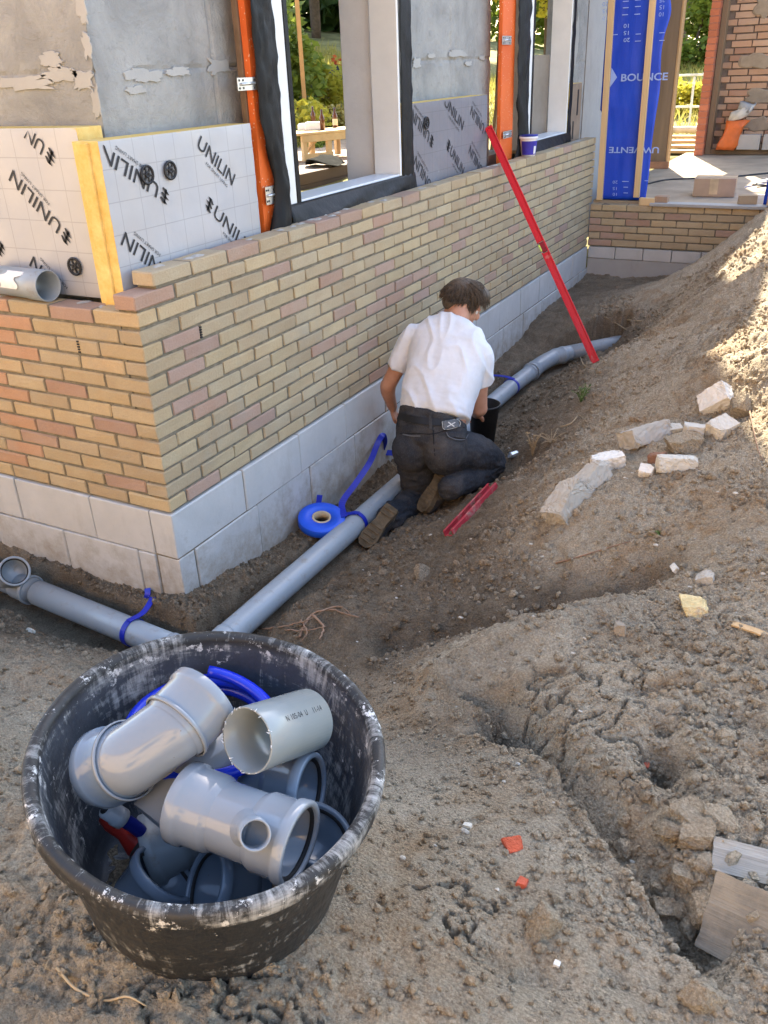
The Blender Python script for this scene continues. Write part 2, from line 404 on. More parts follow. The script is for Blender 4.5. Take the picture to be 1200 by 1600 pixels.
def relief(axis, pos, u0, u1, z0, z1, thick, step=.016, amp=.006, joints=(), vj=(), name='wall', sgn=1):
    """slab whose visible face is a displaced grid; axis 'x': face at x=pos, u is y; axis 'y': face at y=pos facing -y, u is x"""
    nu = max(2, int((u1-u0)/step)); nv = max(2, int((z1-z0)/step))
    U, Z = np.meshgrid(np.linspace(u0, u1, nu+1), np.linspace(z0, z1, nv+1), indexing='ij')
    P = np.stack([U*5, Z*5, np.full_like(U, pos*3)], -1)
    d = amp*fbm(P, 4)+amp*.5*np.abs(fbm(P*4+9, 3))
    w_ = .5*fbm(P*3+3, 3)*.02
    for j in joints: d -= .010*np.exp(-((Z-j+w_)/.007)**2)
    for j in vj: d -= .010*np.exp(-((U-j+w_)/.007)**2)
    vs = []
    for i in range(nu+1):
        for k in range(nv+1):
            if axis == 'x': vs.append((pos+d[i, k]-.004, U[i, k], Z[i, k]))
            else: vs.append((U[i, k], pos-d[i, k]+.004, Z[i, k]))
    q = lambda i, k: i*(nv+1)+k
    fs = [(q(i, k), q(i+1, k), q(i+1, k+1), q(i, k+1)) for i in range(nu) for k in range(nv)]
    mb = MB(); mb.add(vs, fs)
    bk = (pos-thick) if axis == 'x' else (pos+thick)
    bd = [q(i, 0) for i in range(nu+1)]+[q(nu, k) for k in range(1, nv+1)]+[q(i, nv) for i in range(nu-1, -1, -1)]+[q(0, k) for k in range(nv-1, 0, -1)]
    b0 = len(mb.v)
    for i in bd:
        p_ = list(mb.v[i]); p_[0 if axis == 'x' else 1] = bk; mb.v.append(tuple(p_))
    n = len(bd)
    for k in range(n):
        mb.f.append((bd[k], b0+k, b0+(k+1) % n, bd[(k+1) % n])); mb.mi.append(0); mb.sm.append(False)
    mb.f.append(tuple(b0+k for k in range(n))); mb.mi.append(0); mb.sm.append(False)
    me = mb.mesh(name); bm = bmesh.new(); bm.from_mesh(me); bmesh.ops.recalc_face_normals(bm, faces=bm.faces); bm.to_mesh(me); bm.free()
    o = link(name, me, M_REND, house); return o
relief('x', -.27, .272, 1.19, -.1, 2.6, .20, joints=(1.56,), vj=(.95,), name='wall')
relief('x', -.27, 2.72, 4.02, -.1, 2.6, .20, joints=(1.55,), vj=(3.42, 3.35), name='wall')
relief('x', -.272, 5.76, 6.35, -.1, 2.6, .18, joints=(1.5,), name='wall')
relief('y', .27, -1.9, -.272, -.1, 2.6, .20, joints=(1.56,), vj=(-.29,), name='wall')
# lime patches where the render stops short of a joint
def patch(axis, pos, u, z, su, sz, r):
    n = 44; mb = MB(); vs = []
    for lay, k in ((0, 1.0), (.0028, .95)):
        for q in range(n):
            a = 6.283*q/n; e = k*(1+.55*mnoise.noise(Vector((u*9+math.cos(a)*1.7, z*9+math.sin(a)*1.7, 3)))+.30*mnoise.noise(Vector((u*9+math.cos(a)*6, z*9+math.sin(a)*6, 8)))+.16*mnoise.noise(Vector((u*9+math.cos(a)*15, z*9+math.sin(a)*15, 5))))
            c_, s_ = math.cos(a), math.sin(a)
            c_ = math.copysign(abs(c_)**.6, c_); s_ = math.copysign(abs(s_)**.6, s_)
            uu = u+su*e*c_; zz = z+sz*e*s_
            vs.append((pos+lay, uu, zz) if axis == 'x' else (uu, pos-lay, zz))
    fs = [(q, (q+1) % n, n+(q+1) % n, n+q) for q in range(n)]+[tuple(n+q for q in range(n))]
    mb.add(vs, fs); mb.build('lime_patch', M_LIME, house)
for u, z, a, b in [(.52, 1.535, .10, .022), (.72, 1.545, .07, .014), (.98, 1.56, .07, .026), (.47, 1.49, .05, .012)]: patch('x', -.269, u, z, a, b, 1)
for u, z, a, b in [(-.33, 1.53, .05, .03), (-.42, 1.55, .08, .02), (-.62, 1.53, .14, .022), (-.28, 1.63, .018, .035), (-.275, 1.75, .02, .05), (-.283, 1.46, .02, .05), (-.46, 1.60, .05, .025)]: patch('y', .269, u, z, a, b, 1)
for u, z, a, b in [(2.85, 1.545, .06, .025), (3.05, 1.58, .05, .012), (3.45, 1.59, .12, .022), (3.62, 1.53, .05, .014), (3.86, 1.56, .05, .012)]: patch('x', -.269, u, z, a, b, 1)
patch('x', -.27, 6.03, 1.68, .05, .22, 1)
for a, b in (((-3.4, .3, -.2), (-3.201, 4.3, 2.6)), ((-.47, 1.192, -.1), (-.29, 2.718, .93)), ((-.47, 4.022, -.1), (-.29, 5.758, .93)), ((-3.2, .28, -.1), (-1.9, .47, 2.6))):  # first box: unseen back wall, built to block light from the interior
    m = MB(); m.box(a, b); m.build('inner_wall', M_CONC, house)
m = MB(); m.box((-3.19, .5, -.25), (-.48, 6.3, .12)); m.build('ground_slab', M_CONC, house)
m = MB(); m.box((-.49, 5.44, .93), (-.31, 5.74, 1.57), .004); m.build('block_pier', M_BLOCK, house)
m = MB(); m.box((-.49, 2.36, .93), (-.31, 2.70, 2.6), .004); m.build('block_pier', block_mat('white_lime_block', (.74, .73, .72), (.60, .59, .57)), house)
m = MB(); m.box((-3.4, 0.02, 2.75), (.05, 10.15, 2.95)); m.build('floor_slab', M_CONC, house)
m = MB(); m.box((-.47, .27, 2.6), (-.27, 6.3, 2.75)); m.build('lintel', M_CONC, house)
m = MB(); m.box((.06, 8.45, 2.40), (.19, 10.2, 2.95)); m.build('lintel', M_CONC, house)  # unseen, added to cut short the sun patch on the extension floor
for a, b in (((-3.4, .03, 2.951), (.02, 6.65, 6.2)), ((-3.4, 6.651, 2.951), (.02, 7.65, 4.44)), ((-3.4, 7.651, 2.951), (.02, 10.15, 3.93))):  # unseen masses, heights stepped to cast the shadow edge on the bank
    m = MB(); m.box(a, b); m.build('shadow_storey', M_REND, house)
M_ROOF = plain('dark_roofing', (.06, .06, .065), .8)
for a, b in (((-3.6, -.1, 6.201), (.22, 6.7, 6.4)), ((-3.6, 6.701, 4.441), (.20, 7.70, 4.52)), ((-3.6, 7.701, 3.931), (.20, 10.25, 4.03))):  # unseen eaves shaped to shade the trench and near ground
    m = MB(); m.box(a, b); m.build('unseen_roof', M_ROOF, house)

# unseen house added behind the camera; its sunlit front bounces warm light
bounce_house = thing('house', 'unseen yellow brick house added behind the viewer to bounce warm light', 'house', (-1.0, -8.4, 0))
m = MB(); m.box((-11, -7, -.2), (11, 0, 5.6)); m.build('wall', plain('yellow_brick_front', (.54, .38, .215), .9, .15, 4), bounce_house)
m = MB(); m.add([(-11.3, .25, 5.6), (11.3, .25, 5.6), (11.3, -3.5, 8.6), (-11.3, -3.5, 8.6), (-11.3, -7.3, 5.6), (11.3, -7.3, 5.6)], [(0, 1, 2, 3), (3, 2, 5, 4), (0, 3, 4), (1, 5, 2), (0, 4, 5, 1)]); m.build('unseen_roof', plain('clay_tile_roof', (.30, .13, .07), .85, .2, 5), bounce_house)
M_GLS = plain('window_glass', (.03, .035, .04), .08, .1, 3, .6)
for wx in (-8.2, -4.6, 4.6, 8.2):
    for wz in (.9, 3.5):
        m = MB(); m.box((wx-.75, .005, wz), (wx+.75, .05, wz+1.4), .01); w_ = m.build('window', M_BLOCK, bounce_house); m = MB(); m.box((wx-.66, .051, wz+.09), (wx+.66, .056, wz+1.31)); m.build('pane', M_GLS, w_)
# ---------------------------------------------------------------- soil
ZP = -.455                                                   # axis height of the drain pipes
CTRL = []
def cp(u, v, z): q = onz(u, v, z); CTRL.append((q.x, q.y, z))
def cw(x, y, z): CTRL.append((x, y, z))
for y, z in ((-.02, -.375), (.3, -.42), (.87, -.50), (1.45, -.545), (1.8, -.53), (2.6, -.47), (3.6, -.42), (4.8, -.30), (5.8, -.27)): cw(0, y, z)
for y, z in ((.1, -.395), (.9, -.45), (1.6, -.48), (2.6, -.455), (3.5, -.43)): cw(.15, y, z)
for x, z in ((-.25, -.41), (-.7, -.385), (-1.1, -.365), (-1.7, -.36)): cw(x, 0, z); cw(x, -.085, z-.012)
for y, z in ((-.1, -.46), (.5, -.47), (1.0, -.49), (1.6, -.50), (2.6, -.49), (3.4, -.47)): cw(.42, y, z)
for x in (-1.6, -.9, -.3, .15): cw(x, -.36, -.45)
for u, v, z in ((560, 905, -.42), (640, 880, -.40), (700, 838, -.40), (772, 762, -.33), (650, 815, -.44), (580, 860, -.50), (730, 800, -.36),
                (860, 650, -.28), (905, 575, -.27), (840, 640, -.36), (800, 700, -.38), (950, 500, -.25), (930, 567, -.44), (1000, 440, -.27), (960, 545, -.40),
                (885, 800, -.04), (955, 735, .0), (1010, 690, .03), (1125, 640, .13), (1060, 735, .07), (1000, 600, -.02), (1080, 530, .12), (1130, 440, .27), (1185, 360, .47),
                (1185, 560, .33), (1190, 800, .14), (1085, 950, .07), (1170, 1000, .09), (800, 870, -.20), (740, 900, -.26), (650, 940, -.33), (760, 960, -.22), (880, 930, -.14),
                (960, 900, -.05), (1000, 960, .03), (700, 1030, -.10), (780, 1005, -.02), (860, 985, .02), (520, 960, -.36), (590, 1000, -.30), (640, 1060, -.20),
                (700, 1130, -.05), (850, 1150, .05), (1000, 1150, .08), (1150, 1200, .10), (700, 1280, .06), (850, 1350, .10), (1000, 1400, .09), (1150, 1450, .10), (640, 1330, .09), (620, 1200, .0),
                (600, 1500, .17), (400, 1590, .20), (750, 1590, .17), (900, 1590, .14), (100, 1590, .20), (50, 1480, .17), (120, 1480, .185), (20, 1330, .12), (10, 1200, .02), (20, 1080, -.14),
                (120, 1060, -.18), (200, 1025, -.30), (60, 1000, -.27), (20, 970, -.33), (120, 1020, -.28), (300, 1010, -.40), (250, 1012, -.37)): cp(u, v, z)
for x, y, z in ((1.33, -1.40, .20), (1.1, -1.2, .13), (1.55, -1.2, .13), (1.25, -1.65, .21), (1.1, -1.5, .185), (.9, -1.0, -.08), (.6, -.8, -.28), (1.3, -.9, .03), (.3, -.6, -.36), (-.4, -.75, -.20), (-1, -.9, -.12),
                (2.2, -2.2, .16), (3, -2.2, .12), (1, -2.6, .22), (0, -2, .12), (-1.2, -1.8, .05), (3, -1, .12), (3, 0, .15), (2.7, 1, .30), (2.5, 2, .45), (2.5, 3.2, .62), (2.2, 4.4, .68), (1.75, 5.0, .55), (2.4, 5.7, .68),
                (1.5, 5.7, .40), (1.15, 5.75, .03), (.7, 5.75, -.24), (3.6, 2, .5), (3.8, 4, .6), (3.8, 0, .2), (3.6, -2.8, .15), (-2, -.3, -.35), (-2.2, -1.5, .0), (1.6, 4.2, .42), (1.25, 4.4, .10), (.9, 4.6, -.12)): cw(x, y, z)
CT = np.array(CTRL)
def tps_fit(P, lam=2e-3):
    n = len(P); d = np.hypot(P[:, None, 0]-P[None, :, 0], P[:, None, 1]-P[None, :, 1]); K = np.where(d > 0, d*d*np.log(d+1e-12), 0)+lam*np.eye(n)
    A = np.zeros((n+3, n+3)); A[:n, :n] = K; A[:n, n] = 1; A[:n, n+1:] = P[:, :2]; A[n, :n] = 1; A[n+1:, :n] = P[:, :2].T
    return np.linalg.solve(A, np.concatenate([P[:, 2], np.zeros(3)]))
TW = tps_fit(CT)
def base_h(X, Y):
    s = TW[-3]+TW[-2]*X+TW[-1]*Y
    for (px, py, _), wgt in zip(CT, TW[:-3]):
        d2 = (X-px)**2+(Y-py)**2; s = s+wgt*.5*d2*np.log(d2+1e-12)
    return s
PIPE_R = [V(.262, -.20, ZP), V(.262, .4, ZP), V(.262, 1.2, ZP-.005), V(.266, 2.9, ZP), V(.284, 3.47, ZP)]
PIPE_B = [V(.33, 3.92, ZP+.01), V(.70, 4.36, ZP+.02), V(1.5, 5.2, ZP+.05)]
PIPE_L = [V(-2.2, -.06, ZP), V(-.70, -.157, ZP), V(-.027, -.214, ZP), V(.262, -.24, ZP)]
def pdist(X, Y, path):
    best = np.full(X.shape, 9.); side = np.zeros(X.shape)
    for a, b in zip(path[:-1], path[1:]):
        dx, dy = b.x-a.x, b.y-a.y; L2 = dx*dx+dy*dy; t = np.clip(((X-a.x)*dx+(Y-a.y)*dy)/L2, 0, 1)
        ex, ey = X-a.x-t*dx, Y-a.y-t*dy; d = np.hypot(ex, ey); m = d < best
        side = np.where(m, np.sign(dx*ey-dy*ex), side); best = np.where(m, d, best)
    return best, side
def sstep(a, b, x): t = np.clip((x-a)/(b-a), 0, 1); return t*t*(3-2*t)
def seg(pts): return [onz(u, v, .06) for u, v in pts]
GROOVE = seg([(752, 1075), (800, 1120), (850, 1190), (905, 1270), (960, 1350), (1010, 1425), (1050, 1480)])
GULLY = [onz(u, v, z) for u, v, z in ((610, 985, -.27), (700, 958, -.20), (790, 948, -.13), (880, 928, -.09), (960, 908, -.03), (1020, 878, .03))]
RIDGE = [onz(u, v, z) for u, v, z in ((690, 1045, -.05), (780, 1002, .0), (860, 972, .04), (950, 942, .05))]
def G2(X, Y, c, rx, ry, ang=0):
    dx, dy = X-c.x, Y-c.y; ca_, sa = math.cos(ang), math.sin(ang)
    return np.exp(-(((dx*ca_+dy*sa)/rx)**2+((-dx*sa+dy*ca_)/ry)**2))
def ground_h(X, Y, fine=True):
    H = base_h(X, Y)
    r = np.hypot(X-1.2, Y-1.0); k = sstep(4.6, 8, r); H = H*(1-k)+.12*k          # level site beyond the dig
    H = np.clip(H, -.8, 1.0)
    P = np.stack([X, Y], -1)
    wob = .018*fbm(P*7, 3)
    # footprint hollows, clefts and the smooth scraped groove in the near bank
    dg, sg = pdist(X+wob, Y+wob, GROOVE)
    sdg = sg*dg; H = H-.082*sstep(-.002, .014, sdg)*(1-sstep(.03, .15, sdg))-.012*np.exp(-((sdg+.03)/.012)**2)
    for u, v, rx, ry, a, dp_ in ((1040, 1190, .042, .062, .4, .125), (1035, 1130, .028, .03, 0, .06), (1090, 1450, .06, .045, .5, .06), (820, 1560, .07, .05, .3, .03), (960, 1545, .05, .02, -.7, .02),
                            (790, 1105, .075, .042, -.5, .085), (1010, 1080, .05, .02, .6, .03), (900, 1230, .06, .025, -.6, .03), (1150, 1130, .08, .03, -.4, .02), (150, 1440, .05, .04, 0, .025), (950, 900, .16, .045, .35, .05), (760, 940, .12, .06, .5, .04), (530, 905, .08, .06, .2, .07), (600, 900, .05, .04, .2, .02)):
        c = onz(u, v, .08 if v > 960 else (-.1 if u > 700 else -.40)); H = H-dp_*G2(X+wob, Y-wob, c, rx, ry, a)
    du, _ = pdist(X+wob, Y-wob, GULLY); H = H-.125*np.exp(-(du/.085)**2)
    dr_, _ = pdist(X-wob, Y+wob, RIDGE); H = H+.055*np.exp(-(dr_/.085)**2)
    for kx, ky, rx, a_ in ((.74, 1.70, .16, .11), (.40, 1.42, .13, .05), (.55, 1.2, .2, .05)): H = H-a_*np.exp(-(((X-kx)/rx)**2+((Y-ky)/(rx*1.2))**2))
    smooth_ = np.clip(1.2*sstep(-.002, .012, sdg)*(1-sstep(.05, .12, sdg))+1.5*G2(X, Y, onz(790, 1110, .08), .09, .06, -.5)+1.3*G2(X, Y, onz(1030, 1180, .08), .06, .07), 0, 1); pack = np.clip(.72*sstep(.012, -.03, sdg)*(1-sstep(.55, .9, dg))+.5*G2(X, Y, onz(850, 1030, .05), .22, .13), 0, .75); keep_ = (1-.85*smooth_)*(1-pack)
    near = 1-sstep(2.2, 5.0, np.hypot(X-CAM.x, Y-CAM.y))
    # broad lumps, clods and cracked crust
    H = H+.022*fbm(P*3.1+5, 4)+.013*fbm(P*9+2, 4, .55)
    if fine:
        rg = np.abs(fbm(P*16+8, 4, .55)); H = H+.017*(.35-rg)*keep_
        lump = sstep(-.15, .35, fbm(P*2.3+31, 3))
        w1 = .4*fbm(P*12, 2)
        for sc, am in ((13, .014), (29, .0075), (62, .0038)):
            d1, d2, cid = worley(np.stack([X*sc+w1*1.3, Y*sc+w1], -1)); hh = (cid % 17)/17.0
            H = H+am*keep_*(1-.75*np.clip(G2(X, Y, onz(900, 1080, .08), .30, .18)*1.3, 0, 1))*(.35+.65*lump)*(hh*.9+.2)*np.sqrt(np.clip(1-(d1/.62)**2, 0, 1))*(hh > .28)
        d1, d2, _ = worley(np.stack([X*5.2+1.5*fbm(P*6, 3), Y*5.2+1.5*fbm(P*6+40, 3)], -1))
        cr = np.exp(-((d2-d1)/.035)**2)*sstep(.0, .25, fbm(P*1.7+60, 2)); cg = np.clip(G2(X, Y, onz(960, 1120, .08), .26, .20)*1.6, 0, 1); H = H-.028*cr*sstep(-.05, .12, H)-.040*cg*np.exp(-((d2-d1)/.055)**2)
        H = H+keep_*(.008*fbm(P*70, 2, .6)+.011*fbm(P*33+7, 2))+.022*fbm(P*5.5+90, 3)*sstep(.45, 1.0, X)*sstep(.3, 1.0, Y)
        # rill marks down the spoil heap
        H = H+.010*fbm(np.stack([X*5+Y*2, Y*16-X*6], -1), 3)*sstep(.5, 1.0, X)*sstep(.8, 1.8, Y)
    # pipe trenches cut with a steep lip on the house side
    for path, w0, w1, dpt in ((PIPE_R+[V(.42, 4.05, ZP), V(.62, 4.28, ZP)], .085, .17, .085), (PIPE_L, .15, .24, .12)):
        jg = .030*fbm(P*19+3, 3)+.03*fbm(P*6, 2); d, sd_ = pdist(X, Y, path); house_side = sd_ > 0
        lip = np.where(house_side, sstep(.118, .100, d+jg*.55), sstep(w1, w0, d+jg))
        tgt = ZP-dpt+.02*fbm(P*14, 3)
        H = np.where(lip > 0, H*(1-lip)+np.minimum(H, tgt)*lip, H)
    return H
def axis_pts(segs):
    out = [segs[0][0]]
    for (a, b, s0, s1) in segs:
        x = a; n = max(1, int(abs(b-a)/((s0+s1)/2))); t = np.linspace(0, 1, n+1)[1:]
        out += list(a+(b-a)*(t*(2*s0)/(s0+s1)*(1)+t*t*(1-(2*s0)/(s0+s1))))
    return np.array(out)
XS = axis_pts([(-60, -6, 12, .8), (-6, -1.8, .5, .06), (-1.8, -.2, .03, .0095), (-.2, 2.45, .0065, .0065), (2.45, 3.4, .008, .05), (3.4, 8, .06, .6), (8, 70, .8, 12)])
YS = axis_pts([(-60, -5, 12, .6), (-5, -1.9, .4, .03), (-1.9, -1.7, .02, .007), (-1.7, .7, .0062, .0068), (.7, 3, .0075, .015), (3, 5.84, .015, .024)])
GX, GY = np.meshgrid(XS, YS, indexing='ij'); GZ = ground_h(GX, GY)
nx, ny = GX.shape; ii = np.arange(nx*ny).reshape(nx, ny)
F = np.stack([ii[:-1, :-1], ii[1:, :-1], ii[1:, 1:], ii[:-1, 1:]], -1).reshape(-1, 4)
cx = (GX[:-1, :-1]+GX[1:, 1:])/2; cy = (GY[:-1, :-1]+GY[1:, 1:])/2
keep = ~((cx < -.06) & (cx > -3.4) & (cy > .06)).ravel(); F = F[keep]
me = bpy.data.meshes.new('ground'); nv = nx*ny
me.vertices.add(nv); me.vertices.foreach_set('co', np.stack([GX, GY, GZ], -1).ravel())
me.loops.add(F.size); me.loops.foreach_set('vertex_index', F.ravel()); me.polygons.add(len(F)); me.polygons.foreach_set('loop_start', np.arange(0, F.size, 4))
me.polygons.foreach_set('loop_total', np.full(len(F), 4)); me.update(calc_edges=True); me.polygons.foreach_set('use_smooth', np.ones(len(F), bool)); me.validate()
# soil tone: damp trench and dry heap, with trench shade also in the colour
PP = np.stack([GX, GY], -1)
dgl, _ = pdist(GX, GY, GULLY); dgv, _ = pdist(GX, GY, GROOVE); tone_zone = .55*np.exp(-(dgl/.13)**2)+.22*np.exp(-(dgv/.06)**2)+.55*G2(GX, GY, onz(700, 1120, .03), .20, .26)+.35*G2(GX, GY, onz(760, 930, -.15), .5, .22)-.35*G2(GX, GY, onz(880, 1030, .05), .28, .15)-.25*G2(GX, GY, onz(1100, 1000, .08), .3, .3)  # darker along gully and groove, paler on the humps
damp_shade = np.clip(tone_zone+sstep(.06, -.40, GZ)*.9+.30*fbm(PP*1.6+4, 4)+.14*fbm(PP*8, 3), 0, 1)
at_ = me.attributes.new('damp_shade', 'FLOAT', 'POINT'); at_.data.foreach_set('value', damp_shade.ravel().astype(np.float32))
def soil_mat(name, use=True):
    t = NT(name, .97, .08); v = t.wpos()
    n = t.noise(2.6, 8, .62, v, .5)
    dry = t.mix(t.ramp(n, [(.3, 0), (.7, 1)]), (.48, .40, .295), (.64, .55, .42))
    dry = t.mix(t.ramp(t.noise(3.4, 6, .6, v, 1.0), [(.50, 0), (.68, .7)]), dry, (.43, .28, .15)); dry = t.mix(t.ramp(t.noise(1.9, 7, .65, v, .6), [(.55, 0), (.68, .5)]), dry, (.27, .215, .155))
    dark_soil = t.mix(t.ramp(t.noise(9, 7, .65, v), [(.3, 0), (.7, 1)]), (.175, .137, .098), (.315, .25, .18))
    f = t.attr('damp_shade', 'Fac') if use else t.math('MULTIPLY', t.objrand(), .5)
    f = t.math('ADD', f, t.math('MULTIPLY', t.math('SUBTRACT', t.noise(22, 6, .7, v), .5), .5))
    col = t.mix(t.ramp(f, [(.18, 0), (.85, 1)]), dry, dark_soil)
    col = t.mix(t.ramp(t.noise(150, 5, .75, v), [(.40, 0), (.66, .75)]), t.mix(1.0, col, (.70, .67, .63), 'MULTIPLY'), t.mix(1.0, col, (1.35, 1.33, 1.28), 'MULTIPLY'))
    col = t.mix(t.ramp(t.vor(210, v), [(.05, .65), (.16, 0)]), col, t.mix(1.0, col, (1.5, 1.48, 1.42), 'MULTIPLY'))
    t.set('Base Color', col)
    h = t.math('ADD', t.math('ADD', t.math('MULTIPLY', t.noise(60, 8, .74, v), .8), t.math('MULTIPLY', t.noise(230, 4, .7, v), .5)), t.math('MULTIPLY', t.math('SUBTRACT', 1.0, t.vor(130, v)), .35))
    t.bump(h, .024, 1.0); return t.m
M_SOIL = soil_mat('loose_sandy_soil')
ground = struct(link('ground', me, M_SOIL))
# height lookup for everything that lies on the soil
def gz(x, y):
    i = int(np.clip(np.searchsorted(XS, x)-1, 0, nx-2)); j = int(np.clip(np.searchsorted(YS, y)-1, 0, ny-2))
    a = (x-XS[i])/(XS[i+1]-XS[i]); b = (y-YS[j])/(YS[j+1]-YS[j])
    return float((GZ[i, j]*(1-a)+GZ[i+1, j]*a)*(1-b)+(GZ[i, j+1]*(1-a)+GZ[i+1, j+1]*a)*b)
def hit(u, v):
    """point of the soil seen at a pixel"""
    d = ray(u, v).normalized(); t = .4
    while t < 14:
        p_ = CAM+d*t
        if p_.z < gz(p_.x, p_.y):
            a, b = t-.02, t
            for _ in range(12):
                m_ = (a+b)/2; q = CAM+d*m_
                if q.z < gz(q.x, q.y): b = m_
                else: a = m_
            return CAM+d*b
        t += .02
    return onz(u, v, 0)
def gnorm(x, y, e=.05):
    return Vector((gz(x-e, y)-gz(x+e, y), gz(x, y-e)-gz(x, y+e), 2*e)).normalized()
# loose crumbs and clods: uncountable
ICO_V, ICO_F = None, None
bm = bmesh.new(); bmesh.ops.create_icosphere(bm, subdivisions=1, radius=1); ICO_V = np.array([v.co[:] for v in bm.verts]); ICO_F = np.array([[v.index for v in f.verts] for f in bm.faces]); bm.free()
rs = np.random.RandomState(11)
def clods(n, sampler, smin, smax, name):
    vs = []; fs = []; k = 0
    pts = sampler(n)
    for x, y in pts:
        s = smin*(smax/smin)**(rs.rand()**2.2); z = gz(x, y)
        q = Euler(rs.uniform(0, 6.28, 3)).to_matrix(); sc = rs.uniform(.6, 1.15, 3); sc[2] *= .75
        v = ICO_V*rs.uniform(.72, 1.2, (len(ICO_V), 1)); v = (v*sc) @ np.array(q).T*s
        vs.append(v+[x, y, z+s*.28]); fs.append(ICO_F+k*len(ICO_V)); k += 1
    vs = np.concatenate(vs); fs = np.concatenate(fs)
    m_ = bpy.data.meshes.new(name); m_.from_pydata(vs.tolist(), [], fs.tolist()); m_.update()
    mo = np.clip(sstep(.06, -.40, vs[:, 2])*.85-.28+.4*rs.rand(len(pts)).repeat(len(ICO_V)), 0, 1).astype(np.float32)
    a = m_.attributes.new('damp_shade', 'FLOAT', 'POINT'); a.data.foreach_set('value', mo)
    return stuff(link(name, m_, M_SOIL), 'loose crumbs and clods of dry soil scattered over the bank', 'soil')
def samp_near(n):
    out = []
    while len(out) < n:
        u, v = rs.uniform(-40, 1240), rs.uniform(620, 1680)
        if v < 830 and u < 780: continue
        p_ = onz(u, v, .02 if v > 900 else -.15)
        if p_.x < .02 and p_.y > -.02: continue
        dd = fbm(np.array([[p_.x*2.3, p_.y*2.3, 31.]]), 3)[0]
        zone = 1.0 if (u > 880 and 880 < v < 1520) else (.75 if (u > 560 and v < 1250) else .35)
        if rs.rand() < zone*(.25+1.2*max(0, dd+.25)): out.append((p_.x, p_.y))
    return out
clods(12500, samp_near, .0024, .014, 'soil_crumbs')
def samp_ledge(n):
    out = []
    while len(out) < n:
        k = rs.rand()
        if k < .45: x, y = rs.uniform(.01, .19), rs.uniform(-.1, 3.4)
        elif k < .65: x, y = rs.uniform(-1.0, .15), rs.uniform(-.125, -.01)
        elif k < .8: x, y = rs.uniform(-1.0, .2), rs.uniform(-.62, -.36)
        else: x, y = rs.uniform(.36, .62), rs.uniform(-.2, 3.2)
        out.append((x, y))
    return out
clods(5200, samp_ledge, .003, .017, 'soil_crumbs')
def samp_bank(n):
    out = []
    while len(out) < n:
        u, v = rs.uniform(600, 1220), rs.uniform(450, 900)
        if u < 800 and v < 760: continue
        x, y = rs.uniform(.5, 2.4), rs.uniform(.2, 4.8)
        if fbm(np.array([[x*3, y*3]]), 3)[0] > -.15+.3*rs.rand(): out.append((x, y))
    return out
clods(6500, samp_bank, .005, .021, 'soil_crumbs')
def samp_lump(n):
    out = []
    while len(out) < n:
        k = rs.rand()
        if k < .45: u, v = rs.normal(1080, 55), rs.normal(1330, 70)
        elif k < .75: u, v = rs.normal(1120, 60), rs.normal(1050, 60)
        else: u, v = rs.uniform(600, 900), rs.normal(930, 50)
        p_ = hit(u, v); out.append((p_.x, p_.y))
    return out
cv = []; cf = []
for k in range(380):
    x, y = rs.uniform(.5, 2.4), rs.uniform(-1.2, 3.4); s = .003+.008*rs.rand()**2.5; v = ICO_V*rs.uniform(.6, 1.2, (12 if len(ICO_V) == 12 else len(ICO_V), 1))*np.array([1, .7, .5])*s; cv.append(v+[x, y, gz(x, y)+s*.3]); cf.append(ICO_F+k*len(ICO_V))
m_ = bpy.data.meshes.new('stone_chips'); m_.from_pydata(np.concatenate(cv).tolist(), [], np.concatenate(cf).tolist()); m_.update()
stuff(link('stone_chips', m_, plain('pale_chips', (.46, .42, .35), .9, .3, 3)), 'tiny pale stone chips sprinkled over the soil', 'gravel')
clods(420, samp_lump, .008, .026, 'soil_clods')
# the site beyond the house: garden ground rising to the trees
def garden_h(x, y):
    d = max(0, -x-6.2); e = max(0, y-11.5)
    return .30+.16*min(d, 9)+.10*min(e, 10)+.12*mnoise.noise(Vector((x*.5, y*.5, 2)))
gx = np.linspace(-34, 6, 90); gy = np.linspace(5.2, 46, 90); vs = [(x, y, garden_h(x, y) if (x < -3.3 or y > 10.4) else -.3) for x in gx for y in gy]
n_ = len(gy); fs = [(i*n_+k, (i+1)*n_+k, (i+1)*n_+k+1, i*n_+k+1) for i in range(len(gx)-1) for k in range(n_-1)]
mb = MB(); mb.add(vs, fs, 0, True)
struct(mb.build('garden_ground', plain('dry_meadow_earth', (.26, .23, .10), .95, .4, 1.5, .1, .05, 12)))
# ---------------------------------------------------------------- lettering
def text_mesh(body, size, bold=.0, spacing=1.0, align='LEFT'):
    cu = bpy.data.curves.new('text', 'FONT'); cu.body = body; cu.size = size; cu.offset = bold*size; cu.space_character = spacing
    cu.align_x = align; cu.resolution_u = 3
    o = bpy.data.objects.new('text', cu); COL.objects.link(o)
    dg = bpy.context.evaluated_depsgraph_get(); me = bpy.data.meshes.new_from_object(o.evaluated_get(dg))
    vs = [v.co.copy() for v in me.vertices]; fs = [tuple(p_.vertices) for p_ in me.polygons]
    bpy.data.objects.remove(o); bpy.data.curves.remove(cu); bpy.data.meshes.remove(me); return vs, fs
def wing_mark():
    """the three swept blades beside the board maker's name"""
    vs = []; fs = []
    for k in range(3):
        y = .08+.26*k; b = len(vs)
        vs += [Vector(p_+(0,)) for p_ in ((.05, y+.02), (.34, y+.20), (.78-.08*abs(k-1), y+.16), (.50, y+.05), (.30, y-.03), (.12, y-.06))]
        fs.append(tuple(b+i for i in range(6)))
    b = len(vs); vs += [Vector(p_+(0,)) for p_ in ((.30, .02), (.44, .05), (.52, .80), (.38, .78))]; fs.append((b, b+1, b+2, b+3)); return vs, fs
